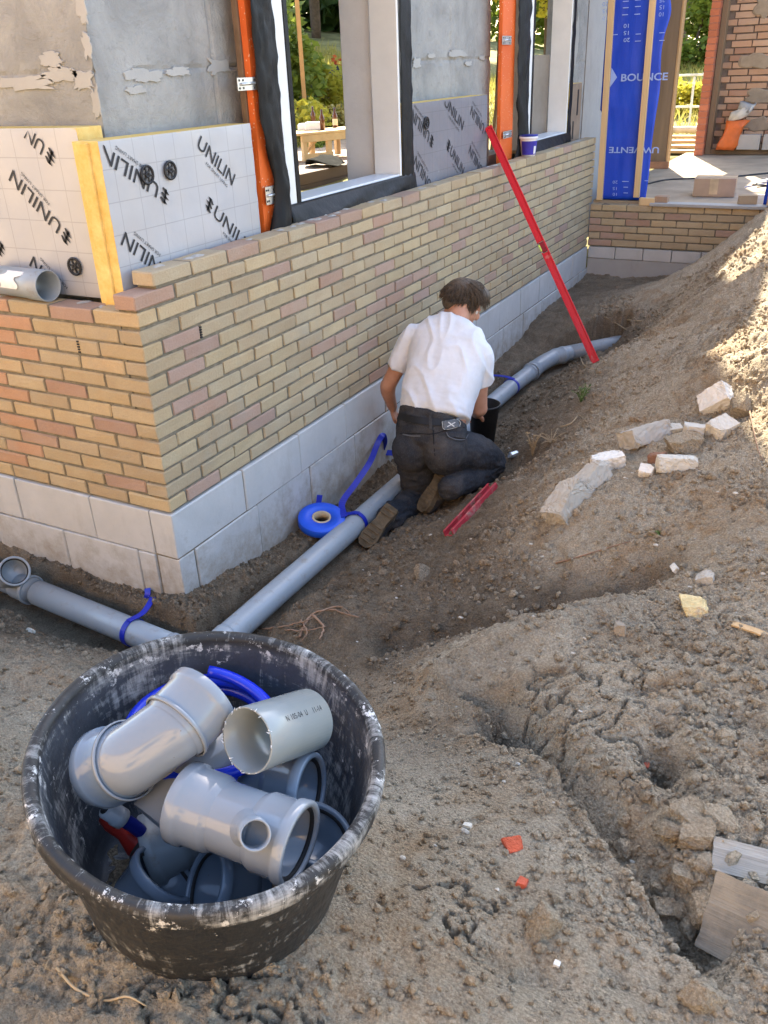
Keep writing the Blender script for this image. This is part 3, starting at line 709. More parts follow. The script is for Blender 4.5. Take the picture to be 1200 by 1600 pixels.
def clip_poly(vs, fs, keep):
    out = [f for f in fs if all(keep(vs[i]) for i in f)]; return vs, out
M_INK = plain('black_print', (.022, .024, .03), .5, .1, 8, .3)
def foil_mat(name, c):
    t = NT(name, .42, .5, .25); o = t.co()
    col = t.mix(t.ramp(t.noise(3, 6, .6, o), [(.3, 0), (.75, 1)]), tuple(x*.88 for x in c), c)
    col = t.mix(t.ramp(t.noise(9, 9, .75, o), [(.66, 0), (.74, .7)]), col, (.78, .79, .80))
    sep = t.n.new('ShaderNodeSeparateXYZ'); t.t.links.new(o, sep.inputs[0]); g = None
    for ax in (1, 2):
        f = t.math('ABSOLUTE', t.math('SUBTRACT', t.math('FRACT', t.math('MULTIPLY', sep.outputs[ax], 9.2)), .5)); l = t.math('LESS_THAN', f, .016)
        g = l if g is None else t.math('MAXIMUM', g, l)
    col = t.mix(t.math('MULTIPLY', g, .45), col, tuple(x*.5 for x in c))
    t.set('Base Color', col); t.set('Roughness', t.ramp(t.noise(5, 5, .6, o), [(.3, .32), (.7, .55)])); t.bump(t.noise(7, 5, .55, o), .006, .5); return t.m
M_FOIL = foil_mat('silver_foil_facing', (.43, .44, .47)); M_FOILD = foil_mat('grey_foil_facing', (.215, .215, .245))
def foam_mat():
    t = NT('yellow_foam', .9, .15); v = t.wpos()
    t.set('Base Color', t.mix(t.ramp(t.noise(20, 7, .7, v), [(.3, 0), (.72, 1)]), (.66, .42, .11), (.78, .60, .24))); t.bump(t.noise(120, 5, .7, v), .004, .8); return t.m
M_FOAM = foam_mat(); M_BLKP = plain('black_plastic', (.02, .02, .022), .45, .2, 20)
def board(name, label, face_axis, pos, u0, u1, z0, z1, thick, prints, washers, foil, group='insulation boards', tongue=True):
    """local axes: y along the board, z up, x out of its face"""
    t = thing(name, label, 'insulation board', group=group)
    if face_axis == 'x': t.location = (pos, u0, z0)
    else: t.location = (u0, pos, z0); t.rotation_euler = (0, 0, R_(-90))
    L = u1-u0; H = z1-z0; m = MB()
    m.box((-thick+.002, 0, 0), (-.0015, L, H), .002)
    if tongue: m.box((-thick*.75, -.012, .001), (-thick*.35, .004, H-.004), .003)
    foam = m.build('foam_core', M_FOAM, t)
    # foil facing: fine sheet with slight quilting
    ny_, nz_ = int(L/.02), int(H/.02); vs = []; 
    for i in range(ny_+1):
        for k in range(nz_+1):
            y, z = L*i/ny_, H*k/nz_; e = min(y, L-y, z, H-z)
            vs.append((.0012*mnoise.noise(Vector((y*11+pos*9, z*11, 4)))-(.0012 if e < .001 else 0), y+.003*mnoise.noise(Vector((z*25, y*3, 9))) if e < .001 else y, z))
    q = lambda i, k: i*(nz_+1)+k
    m = MB(); m.add(vs, [(q(i, k), q(i+1, k), q(i+1, k+1), q(i, k+1)) for i in range(ny_) for k in range(nz_)], 0, True)
    m.build('foil_facing', foil, t)
    for (ua, za, ub, zb, word, size, logo) in prints:          # baseline from a to b in board coordinates
        ink = MB(); a = Vector((0, ua, za)); d = Vector((0, ub-ua, zb-za)); Lw = d.length; d.normalize()
        up = Vector((1, 0, 0)).cross(d); 
        tv, tf = text_mesh(word, size, .006, 1.0); w_ = max(v.x for v in tv); sc = Lw/w_
        tv = [Vector((v.x*sc, v.y*1.0, 0)) for v in tv]
        k = size*.95; lv, lf = wing_mark() if logo else ([], []); sv, sf = text_mesh('FOR SMART LIVING', size*.24, .0, 1.05)
        for nm, pv, pf in (('printed_lettering', tv, tf), ('printed_mark', [Vector((-k*1.02+(.9-v.x)*k, v.y*k-.06*k, 0)) for v in lv], [tuple(reversed(f)) for f in lf]), ('printed_line', [Vector((v.x+Lw*.30, v.y-size*.36, 0)) for v in sv], sf)):
            P = [a+d*v.x+up*v.y+Vector((.0024, 0, 0)) for v in pv]; pf = [f for f in pf if all(.004 < P[i].y < L-.004 and .004 < P[i].z < H-.004 for i in f)]
            if len(pf) > 3: ink = MB(); ink.add(P, pf); ink.build(nm, M_INK, t)
    for y, z in washers:
        m = MB(); M = Matrix.Translation((.004, y, z)) @ Matrix.Rotation(R_(90), 4, 'Y')
        m.lathe([(.026, 0), (.034, 0), (.035, .003), (.034, .006), (.026, .006)], 20, M, closed=True)
        m.lathe([(.0, .0), (.011, .0), (.011, .007), (.005, .007), (.004, .003), (.0, .003)], 14, M)
        for k in range(6):
            a = k*math.pi/3+.3; m.bar(M @ Vector((.009*math.cos(a), .009*math.sin(a), .0025)), M @ Vector((.028*math.cos(a), .028*math.sin(a), .0025)), .006, .004, up=(1, 0, 0))
        m.build('fixing_washer', M_BLKP, t)
    return t
def bw(px, pos, u0, z0): q = onx(px[0], px[1], pos); return (q.y-u0, q.z-z0)
def bl(px, pos, u0, z0): q = ony(px[0], px[1], pos); return (u0-q.x, q.z-z0)
def pr_x(lst, pos, u0, z0): return [bw(a, pos, u0, z0)+bw(b, pos, u0, z0)+('UNILIN', s, lg) for a, b, s, lg in lst]
PX = -.13
board('insulation_board', 'silver foil insulation board right of the house corner with two black washers', 'x', PX, .09, .965, .765, 1.345, .125,
      pr_x([((306, 228), (362, 290), .072, 1), ((250, 290), (160, 226), .072, 1), ((331, 336), (392, 402), .072, 1), ((268, 424), (195, 362), .072, 1), ((437, 300), (420, 260), .07, 0)], PX, .09, .765),
      [bw((228, 273), PX, .09, .765), bw((264, 266), PX, .09, .765)], M_FOIL)
x0, zb = -.268, .80
wl = lambda p_: (lambda q: (x0-q.x, q.z-zb))(ony(p_[0], p_[1], .13))
# left board: its local y runs towards -x seen from outside right to left, so it is mirrored about its own end
def board_left():
    u0 = -1.4
    f = lambda p_: (lambda q: (q.x-u0, q.z-.798))(ony(p_[0], p_[1], .129))
    b_ = board('insulation_board', 'silver foil insulation board left of the corner behind the short brick wall', 'y', .13, u0, -.262, .798, 1.385, .125,
      [f(a)+f(b)+('UNILIN', s, lg) for a, b, s, lg in [((98, 352), (20, 265), .072, 1), ((72, 226), (8, 160), .072, 1), ((125, 480), (52, 400), .072, 1), ((-5, 372), (-80, 290), .072, 1)]],
      [f((118, 416))], M_FOIL, tongue=False)
    # flip: local y must run along +x with the face towards -y
    b_.rotation_euler = (0, 0, R_(-90)); b_.location = (u0, .13, .798)
    return b_
bL = board_left()
board('insulation_board', 'grey foil insulation board between the two window openings behind the red level', 'x', PX, 2.482, 3.622, .80, 1.345, .125,
      pr_x([((672, 208), (645, 170), .085, 1), ((693, 163), (722, 204), .085, 0), ((757, 196), (737, 165), .085, 1), ((702, 240), (722, 275), .085, 1), ((674, 285), (650, 243), .085, 0), ((754, 262), (735, 226), .085, 0)], PX, 2.482, .80),
      [bw((665, 192), PX, 2.482, .80)], M_FOILD)
# the board behind the far window shows its bare tan face
t = thing('insulation_board', 'tan insulation board offcut standing right of the far window', 'insulation board', (-.14, 5.56, .90), group='insulation boards')
m = MB(); m.box((-.10, 0, 0), (-.003, .27, .45), .003); m.build('foam_core', M_FOAM, t)
m = MB(); m.box((-.0028, .0, .0), (.0, .27, .448)); m.build('paper_facing', plain('brown_facing', (.27, .21, .16), .8, .2, 6), t)
m = MB(); m.box((.0004, .15, .2), (.0014, .19, .4)); m.box((.0004, .05, .02), (.0014, .09, .16)); m.build('printed_lettering', M_INK, t)

# ---------------------------------------------------------------- window boxes with black membrane
M_WHT = plain('white_painted_board', (.72, .73, .72), .55, .06, 5, .35, .001, 90, dirt=((.45, .44, .42), .66, 12))
M_EPDM = plain('black_rubber_membrane', (.006, .0065, .008), .5, .3, 6, .22, .004, 26, dirt=((.05, .05, .05), .70, 30))
M_RAWW = plain('raw_timber', (.50, .34, .18), .75, .2, 5, .2, .002, 90, streak=(1, 1, .08))
def sheet(name, pts_fn, nu, nv, mat, parent, th=.0015):
    """a draped sheet from a function of (s, t)"""
    vs = [pts_fn(i/nu, k/nv) for i in range(nu+1) for k in range(nv+1)]; q = lambda i, k: i*(nv+1)+k
    m = MB(); m.add(vs, [(q(i, k), q(i+1, k), q(i+1, k+1), q(i, k+1)) for i in range(nu) for k in range(nv)], 0, True)
    o = m.build(name, mat, parent); md = o.modifiers.new('thickness', 'SOLIDIFY'); md.thickness = th; md.offset = 0; return o
def window_box(label, yL0, yL1, yR, yO, zs, yB):
    t = thing('window_frame', label, 'window frame', (-.13, yL0, zs), group='window frames in the house wall')
    L = lambda y: y-yL0; top = 2.55-zs
    m = MB(); m.box((-.16, 0, -.055), (0, L(yL1), top), .002); m.build('jamb', M_WHT, t)
    m = MB(); m.box((-.165, L(yL1)+.001, -.02), (.004, L(yL1)+.032, top), .002); m.build('edge_strip', M_EPDM, t)
    m = MB(); m.box((-.16, L(yR), -.02), (0, L(yR)+.022, top), .002); m.build('jamb', M_WHT, t)
    m = MB(); m.box((-.16, L(yL1)+.033, -.022), (-.004, L(yR)-.001, .0), .001); m.build('sill', plain('white_sill', (.70, .74, .78), .3, .05, 5, .5), t)
    m = MB(); m.box((-.16, .001, top+.001), (0, L(yR)+.02, top+.023), .001); m.build('head', M_WHT, t)
    m = MB(); m.box((-.13, .004, -.078), (-.002, L(yL1)+.008, -.056), .001); m.build('timber_block', M_RAWW, t)
    nz = lambda a, b: mnoise.noise(Vector((a*6, b*6, yL0)))
    # membrane right of the opening, under the sill and left of the frame
    wR = L(yO)-L(yR)-.022
    sheet('membrane', lambda s, q: (.006+.010*nz(s*1.2, q*5)*(1-q*.4)-.0*q, L(yR)+.023+wR*s+(.03*max(0, .25-q)*s), -.20+(top+.20)*q), 6, 40, M_EPDM, t)
    def low(s, q):
        y = L(yL1)-.10+(L(yO)-L(yL1)+.12)*s; fold = .012*math.sin(q*9+s*14)+.022*nz(s*4, q*2)
        drop = .165+.02*nz(s*3, 8); x = .004+(.050*math.sin(min(1, q*1.15)*1.9))*(.6+.4*math.sin(3*s+1))+fold*q
        return (x, y, -.008-drop*q+.012*nz(s*6, 3)*q)
    sheet('membrane', low, 46, 12, M_EPDM, t)
    def left(s, q):
        z = -.17+(top+.17)*q; bell = math.exp(-((z+.03)/.22)**2)
        y0 = -yB+.055*math.exp(-((z-.10)/.16)**2)-.03*math.exp(-((z+.16)/.08)**2); y = y0+(0-y0)*s
        return (.010+.03*math.sin(math.pi*s)*(.4+bell)+.014*nz(s*2, q*4), y-.002, z)
    sheet('membrane', left, 10, 50, M_EPDM, t)
    return t
window_box('near window opening lined in white with black membrane folded over its sill', 1.187, 1.270, 2.327, 2.485, .998, .16)
window_box('far window opening lined in white above the small tub of sealant', 4.40, 4.485, 5.395, 5.50, .993, .25)
# orange studs and galvanised wall ties
def orange_mat():
    t = NT('orange_painted_board', .55, .35); v = t.wpos()
    c = t.mix(t.ramp(t.noise(4, 6, .6, v), [(.3, 0), (.7, 1)]), (.62, .105, .018), (.74, .15, .03))
    c = t.mix(t.ramp(t.vor(46, v), [(.10, .75), (.17, 0)]), c, (.75, .52, .38)) ; t.set('Base Color', c); t.bump(t.noise(60, 5, .6, v), .002, .5); return t.m
M_ORG = orange_mat()
t = thing('orange_stud', 'speckled orange board bowing beside the near window opening', 'stud', (-.15, 1.02, .82), group='orange studs')
vs = []; n = 26
for i in range(n+1):
    z = 1.75*i/n; b0 = .012*math.sin(z*2.2); wd = .105+.055*math.exp(-((z-.24)/.2)**2)-.07*math.exp(-((z)/.08)**2)
    for x, y in ((0, b0), (0.004, b0+wd*.5), (0, b0+wd), (-.03, b0+wd), (-.03, b0)): vs.append((x, y, z+(.02 if y > b0 else 0)))
m = MB(); m.add(vs, [(i*5+k, i*5+(k+1) % 5, (i+1)*5+(k+1) % 5, (i+1)*5+k) for i in range(n) for k in range(5)]+[(4, 3, 2, 1, 0), tuple(n*5+k for k in range(5))]); m.build('face_board', M_ORG, t)
m = MB(); m.box((-.06, .0, .0), (-.032, .06, 1.6), .003); m.build('backing_timber', plain('brown_timber', (.16, .10, .06), .8, .3, 8), t)
t = thing('orange_stud', 'straight orange board between the foil board and the far window', 'stud', (-.15, 3.925, .89), group='orange studs')
m = MB(); m.box((-.03, 0, .0), (0, .245, 1.7), .004); m.build('face_board', M_ORG, t)
m = MB(); m.box((-.034, -.012, -.02), (.006, .25, -.001), .002); m.build('foot_rail', plain('brown_foot_rail', (.13, .085, .06), .8), t)
M_GALV = plain('galvanised_steel', (.55, .56, .57), .32, .12, 14, .5, .0, 60, .75)
def tie(u, v, x, w_, h_, label):
    c = onx(u, v, x); t = thing('wall_tie', label, 'bracket', c, group='galvanised wall ties')
    m = MB(); m.box((-.002, -w_/2, -h_/2), (.002, w_/2, h_/2), .0008); m.build('plate', M_GALV, t)
    m = MB(); m.tube([(.006, -w_*.36, 0), (.006, w_*.3, .002)], .0055, 8); m.build('bolt', M_GALV, t)
    m = MB()
    for sy in (-.42, -.25, .25, .42):
        for sz in (-.3, .3): m.lathe([(0, 0), (.0045, 0), (.0045, .0018), (0, .0018)], 8, Matrix.Translation((.0022, sy*w_, sz*h_)) @ Matrix.Rotation(R_(90), 4, 'Y'))
    m.build('nail_holes', plain('nail_hole', (.05, .05, .05), .6), t).__setitem__('kind', 'stuff')
tie(388, 131, -.135, .15, .048, 'galvanised tie plate fixing the speckled orange board near the corner')
tie(792, 63, -.135, .17, .052, 'upper galvanised tie plate on the straight orange board')
tie(793, 210, -.135, .17, .046, 'lower galvanised tie plate on the straight orange board')
tie(423, 305, -.128, .075, .075, 'small galvanised plate at the foot of the speckled orange board')

# ---------------------------------------------------------------- blue membrane panels of the extension
def blue_mat():
    t = NT('blue_membrane', .45, .4); v = t.wpos()
    t.set('Base Color', t.mix(t.ramp(t.noise(2.5, 5, .6, v), [(.3, 0), (.7, 1)]), (.004, .045, .46), (.008, .075, .62))); t.bump(t.noise(9, 4, .5, t.scale(v, (1, 1, .3))), .012, .5); return t.m
M_BLUE = blue_mat(); M_BATT = plain('pale_batten', (.62, .44, .24), .7, .15, 6, .2, .002, 80, streak=(1, 1, .06), dirt=((.36, .2, .09), .7, 5))
M_PRN = plain('pale_blue_print', (.30, .42, .78), .6, .05)
t = thing('membrane_panel', 'tall blue printed membrane panel with two pale battens beyond the brick wall', 'membrane panel', (.03, 5.95, .395), group='blue membrane panels')
lx = lambda u, v: ony(u, v, 5.94)-Vector((.03, 5.95, .395))
def blue_sheet(s, q):
    z = 2.2*q; xr = .455+.035*math.exp(-((z-1.45)/.12)**2)-.02*mnoise.noise(Vector((z*3, 1, 1)))-.045*max(0, (.9-z))*.6; xl = .0-(.03 if z > .72 else 0)
    return (xl+(xr-xl)*s, .004*mnoise.noise(Vector((s*7, z*4, 2))), z)
sheet('membrane', blue_sheet, 24, 60, M_BLUE, t)
m = MB(); m.box((.02, .008, 0), (.40, .14, 2.3)); m.build('timber_frame', M_RAWW, t)
for (a, b) in (((937.5, 312), (956.5, 2)), ((995, 308), (1020.5, 2))):
    A = lx(*a); B = lx(*b); B = A+(B-A)*1.25; m = MB(); A.y = B.y = -.022
    m.bar(A, B, .05, .034, .002, up=(0, 1, 0)); m.build('batten', M_BATT, t)
def put_txt(word, p0, p1, size, flip=False, bold=.02, sp=1.0):
    a = lx(*p0); b = lx(*p1); tv, tf = text_mesh(word, size, bold, sp); w_ = max(v.x for v in tv); L = b.x-a.x; s = abs(L)/w_
    for v in tv:
        v.x *= s
    if flip: tv = [Vector((abs(L)-v.x, size*.7-v.y, 0)) for v in tv]
    ink = MB(); ink.add([(a.x+v.x, -.0075, a.z+v.y) for v in tv], [tuple(f) for f in tf]); ink.build('printed_lettering', M_PRN, t)
put_txt('BOUNCE', (969, 127), (1043, 124), .078)
put_txt('UWVENTE', (951, 239), (1030, 237), .068, True)
for r, (w_, v0) in enumerate((('20', 66), ('15', 55), ('10', 44))): put_txt(w_, (974, v0), (984, v0), .042, True, .01)
for r, (w_, v0) in enumerate((('20', 283), ('15', 293), ('10', 302))): put_txt(w_, (957, v0+4), (965, v0+4), .036, True, .0)
for w_, u0, v0 in (('25', 1030, 0), ('15', 1030, 11), ('10', 1029, 22), ('20', 941, 6), ('15', 941, 17), ('10', 941, 28)): put_txt(w_, (u0, v0+4), (u0+9, v0+4), .042, True, .0)
for u0, u1, v0 in ((973, 982, 3), (973, 982, 13), (972, 981, 24), (992, 1001, 1), (992, 1001, 11), (991, 1000, 23), (993, 1001, 54), (992, 1001, 65), (1030, 1038, 52), (1030, 1038, 64), (972, 982, 284), (974, 981, 293), (974, 981, 302), (1007, 1013, 283), (957, 965, 55), (950, 956, 66)):
    a, b = lx(u0, v0), lx(u1, v0); ink = MB(); ink.box((a.x, -.0085, a.z), (b.x, -.0065, a.z+.006)); ink.build('scale_mark', M_PRN, t)
A = lx(955, 121); m = MB(); m.add([(A.x-.005, -.0075, A.z+.075), (A.x-.005, -.0075, A.z-.075), (A.x+.05, -.0075, A.z)], [(0, 1, 2)]); m.build('printed_arrow', M_PRN, t)
t = thing('membrane_panel', 'sliver of blue membrane hanging at the right edge of the picture', 'membrane panel', (1.435, 5.93, .39), group='blue membrane panels')
sheet('membrane', lambda s, q: (.0+.5*s+.09*q*(1-s)*.8, .006*mnoise.noise(Vector((s*5, q*5, 2))), 2.2*q), 12, 40, M_BLUE, t)
m = MB(); m.box((.03, -.03, .0), (.075, -.006, 2.2), .002); m.build('batten', M_BATT, t)

# ---------------------------------------------------------------- extension: floor, posts, old red brick wall
M_FLOOR = plain('dusty_screed', (.35, .28, .20), .9, .22, 3, .15, .004, 60, dirt=((.22, .18, .14), .6, 5))
m = MB(); m.box((.0, 5.935, .2), (4.5, 10.35, .388)); struct(m.build('floor', M_FLOOR))
m = MB(); m.box((.53, 5.80, .3665), (2.1, 5.934, .392), .003); struct(m.build('kerb', M_CONC))
M_BRWN = plain('weathered_brown_timber', (.20, .135, .08), .8, .3, 5, .15, .003, 60, streak=(1, 1, .07))
t = thing('timber_post', 'broad brown timber post behind the blue membrane panel', 'post', (-.13, 8.48, .389))
m = MB(); m.box((-.25, 0, 0), (.24, .10, 2.35), .006); m.build('post', M_BRWN, t)
m = MB(); m.box((.241, -.004, .0), (.262, .13, 2.35), .003); m.build('sunlit_edge', plain('sunlit_edge_tint', (.42, .25, .11), .75, .2, 6, streak=(1, 1, .07)), t)  # paler strip: sunlight on the post's edge put into the colour
m = MB(); m.box((-.25, -.03, 0.001), (.28, -.003, .075), .003); m.build('foot_board', plain('red_brown_board', (.30, .15, .08), .75), t)
RW = thing('red_brick_wall', 'old rough red brick wall at the back of the extension', 'brick wall')
M_RB = brick_mat('old_red_brick', False, (.34, .27, .20))
OB = brick_meshes(.225, .11, .062, 8, M_RB, 80)
def oldbrick(par, x, y, z, L, ang=0):
    o = bpy.data.objects.new('brick', rb.choice(OB)); COL.objects.link(o); o.parent = par
    o.location = (x, y+rb.uniform(-.005, .005), z+rb.uniform(-.002, .002)); o.scale = (L/.225, 1, rb.uniform(.95, 1.04)); o.rotation_euler = (rb.uniform(-.01, .01), rb.uniform(-.012, .012), ang+rb.uniform(-.01, .01))
    k = rb.uniform(.85, 1.1); c = rb.choice([(.52, .33, .21), (.50, .31, .195), (.53, .35, .23), (.44, .26, .17), (.54, .37, .25)]); o.color = tuple(v*k for v in c)+(1,)
c = 0; z = .47
while z < 2.35:
    x = .345+(.06 if c % 2 else -.05)
    while x < 1.75:
        L = .225 if x > .32 else .14; x0 = max(x, .335)
        oldbrick(RW, x0+(x+L-x0)/2, 10.30, z, x+L-x0); x += L+.014
    z += .0765; c += 1
m = MB(); m.box((.28, 10.262, .388), (3.8, 10.40, 3.0)); m.build('mortar', plain('dark_old_mortar', (.16, .12, .09), .95, .3, 12, .1, .006, 120), RW)
for (u, v, a, b) in ((1180, 95, .22, .10), (1190, 150, .20, .08), (1195, 10, .12, .14), (1185, 195, .2, .08)):
    q = ony(u, v, 10.243); n = 18; mb = MB(); vs = []
    for lay, k in ((0, 1.), (.008, .85)):
        for i in range(n):
            an = 6.283*i/n; e = k*(1+.5*mnoise.noise(Vector((q.x*5+math.cos(an)*1.6, q.z*5+math.sin(an)*1.6, 1)))); vs.append((q.x+a*e*math.cos(an), q.y-lay, q.z+b*e*math.sin(an)))
    mb.add(vs, [(i, (i+1) % n, n+(i+1) % n, n+i) for i in range(n)]+[tuple(n+i for i in range(n))]); mb.build('mortar_patch', plain('sand_mortar', (.30, .235, .165), .95, .15, 10, .1, .004, 90), RW)
PI = thing('brick_pier', 'narrow red brick pier edge beside the bright garden opening', 'brick pier')
PB = brick_meshes(.105, .13, .062, 5, M_RB, 120)
for k in range(26):
    o = bpy.data.objects.new('brick', rb.choice(PB)); COL.objects.link(o); o.parent = PI; o.location = (.215+rb.uniform(-.003, .003), 10.02, .425+k*.073); kk = rb.uniform(.9, 1.15); o.color = (.46*kk, .16*kk, .09*kk, 1)
m = MB(); m.box((.168, 9.962, .389), (.262, 10.26, 2.5)); m.build('mortar', plain('pier_mortar', (.36, .16, .11), .95), PI)
m = MB(); m.box((.269, 10.10, .389), (.335, 10.26, 2.5), .004); m.build('conduit_board', M_BRWN, PI)
t = tag(link('base_plank', (lambda b: (b.box((.30, 10.13, .389), (2.2, 10.225, .455), .004), b.mesh('base_plank'))[1])(MB()), M_BRWN), 'brown plank lying along the foot of the old brick wall', 'plank')
# house side of the opening towards the garden
m = MB(); m.box((-.45, 6.36, -.1), (-.27, 8.2, 2.7)); m.build('inner_wall', M_CONC, house)
# ---------------------------------------------------------------- grey drain pipes
def pvc(name, c, dirt=.66, rough=.28, bmp=.0008):
    t = NT(name, rough, .5); o = t.wpos()
    col = t.mix(t.ramp(t.noise(6, 6, .6, o), [(.3, 0), (.7, 1)]), tuple(x*.92 for x in c), c)
    d = t.noise(17, 8, .72, o)
    col = t.mix(t.ramp(d, [(dirt-.06, 0), (dirt+.1, .75)]), col, (.24, .20, .15))
    col = t.mix(t.ramp(t.vor(30, o), [(.02, .8), (.04, 0)]), col, (.16, .13, .10))
    t.set('Base Color', col); t.set('Roughness', t.ramp(d, [(dirt-.08, rough), (dirt+.1, .7)])); t.bump(t.noise(70, 5, .6, o), bmp, .5); return t.m
M_PVC = pvc('grey_plastic_pipe', (.30, .335, .36), .62, .34); M_PVCL = pvc('pale_grey_fitting', (.235, .262, .292), .84, .10, .0002); M_PVCB = pvc('blue_grey_fitting', (.165, .21, .265), .82, .14, .0003)
M_SEAL = plain('black_seal', (.015, .015, .016), .6); M_STRAP = plain('blue_strap', (.006, .02, .34), .4, .25, 12, .45)
PR = .055
def pipe_run(name, label, pts, mat, rad=PR, ends=False):
    t = thing(name, label, 'drain pipe', pts[0]); o = Vector(pts[0]); m = MB(); m.tube([Vector(p_)-o for p_ in pts], rad, 40, cap=not ends); m.build('pipe_barrel', mat, t); return t
def sock(m, c, d, L, r0=PR, lip=.0065):
    """socket: stepped collar starting at c and running along d"""
    M = frame_to(d, (0.1, .2, 1), c); r = r0+lip
    m.lathe([(r0-.001, -.012), (r-.001, 0), (r, .004), (r, L-.024), (r+.004, L-.020), (r+.005, L-.016), (r+.005, L-.002), (r+.003, L), (r-.004, L), (r-.005, L-.004), (r0-.002, .004), (0, .003)], 40, M)
    return M
def seal(parent, c, d, L, r0=PR, lip=.0065):
    m = MB(); r = r0+lip; M = frame_to(d, (0.1, .2, 1), Vector(c)); m.lathe([(r-.0045, L-.006), (r-.010, L-.010), (r-.0045, L-.014)], 36, M); m.build('rubber_seal', M_SEAL, parent)
pr_ = smooth_path(PIPE_R, 10)
tR = pipe_run('drain_pipe', 'long grey pipe in the trench along the wall, passing the kneeling man', pr_, M_PVC)
tB = pipe_run('drain_pipe', 'far grey pipe running off from the bend under the foot of the red level', [V(.37, 3.95, ZP+.01)]+PIPE_B[1:], M_PVC)
t = thing('pipe_bend', 'grey bend joining the two far lengths of pipe in the trench', 'pipe fitting', PIPE_R[-1]); o = Vector(PIPE_R[-1]); m = MB()
bp = smooth_path([PIPE_R[-1]-o, V(.289, 3.60, ZP)-o, V(.302, 3.74, ZP)-o, V(.345, 3.89, ZP+.006)-o, V(.42, 4.00, ZP+.01)-o], 6); m.tube(bp, PR+.003, 36); m.build('bend', M_PVC, t)
m = MB(); sock(m, V(.288, 3.58, ZP)-o, (0, -1, 0), .085); m.build('socket', M_PVC, t)
m = MB(); sock(m, V(.335, 3.88, ZP+.006)-o, (.62, .78, .02), .085); m.build('socket', M_PVC, t)
tL = pipe_run('drain_pipe', 'grey pipe left of the house corner leading behind the tub', [PIPE_L[1], PIPE_L[2], V(.14, -.226, ZP)], M_PVC)
t = thing('pipe_bend', 'grey elbow hidden behind the tub where two trench pipes meet', 'pipe fitting', (.262, -.235, ZP)); m = MB()
m.tube(smooth_path([V(-.16, .012, 0), V(-.08, .006, 0), V(-.02, .02, 0), V(0, .09, 0), V(0, .16, 0)], 6), PR+.004, 36); m.build('bend', M_PVC, t)
# branch with an open socket at the left edge
c = V(-.74, -.154, ZP); t = thing('pipe_branch', 'grey branch piece with an open black mouthed socket at the left edge', 'pipe fitting', c); m = MB()
ax = (PIPE_L[1]-PIPE_L[2]).normalized(); m.tube([V(0, 0, 0), ax*1.4], PR+.001, 36); m.build('branch_body', M_PVC, t)
m = MB(); sock(m, ax*.10, -ax, .10); m.build('socket', M_PVC, t)
dpt_ = lambda q: -(CM.transposed() @ (q-CAM)).z
b0 = ax*.17; mo = dep(23, 892, dpt_(c+b0)-.15)-c; dr = (mo-b0).normalized()
m = MB(); m.tube([b0, b0+(mo-b0)*.6], PR, 36, cap=False); m.build('side_branch', M_PVC, t)
L = .075; m = MB(); sock(m, mo-dr*L, dr, L); m.build('socket', M_PVC, t); seal(t, mo-dr*L, dr, L)
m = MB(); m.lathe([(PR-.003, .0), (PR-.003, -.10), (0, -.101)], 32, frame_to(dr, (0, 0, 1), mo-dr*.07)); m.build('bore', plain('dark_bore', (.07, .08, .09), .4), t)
# straps around the pipes
def loop(center, axis, r=PR+.003, a0=0, a1=360, n=30):
    M = frame_to(axis, (0, 0, 1), center); return [M @ Vector((r*math.cos(R_(a0+(a1-a0)*k/n)), r*math.sin(R_(a0+(a1-a0)*k/n)), 0)) for k in range(n+1)]
def strap(label, center, axis, tail, wid=.026, tw=(0, 0, 1)):
    t = thing('pipe_strap', label, 'strap', center, group='blue straps tied round the pipes'); o = Vector(center)
    m = MB(); m.ribbon([p_-o for p_ in loop(center, axis)], axis, wid, .0025); m.build('loop', M_STRAP, t)
    if tail:
        m = MB(); pts = smooth_path([Vector(p_)-o for p_ in tail], 7); m.ribbon(pts, tw, wid, .0025); m.build('tail', M_STRAP, t)
    return t
axL = (PIPE_L[2]-PIPE_L[1]).normalized()
c = onz(200, 985, ZP+.02); c = PIPE_L[1]+axL*((c-PIPE_L[1]).dot(axL))
e1 = ony(232, 918, -.02); strap('blue strap round the left pipe with its tail leaning on the corner block', c, axL, [c+V(.0, -.012, .061), c+V(.015, .06, .062), (c+V(.03, .12, .05)).lerp(e1, .5), e1+V(.0, -.03, -.055), e1+V(.01, -.022, -.02), e1+V(.0, -.006, .0)], tw=(1, .2, 0))
c2 = V(.262, onz(548, 815, ZP).y, ZP); strap('blue strap round the pipe leading from the blue tape roll', c2, (0, 1, 0), [c2+V(.02, 0, .060), c2+V(-.05, -.02, .05), c2+V(-.10, -.03, .055)], tw=(0, 1, .1))
c3 = V(.268, onz(800, 605, ZP).y, ZP); strap('blue strap round the pipe just beyond the kneeling man', c3, (0, 1, 0), [c3+V(.02, 0, .060), c3+V(-.06, .03, .06), c3+V(-.16, .05, .05), c3+V(-.24, .08, .04)], tw=(0, 1, .1))
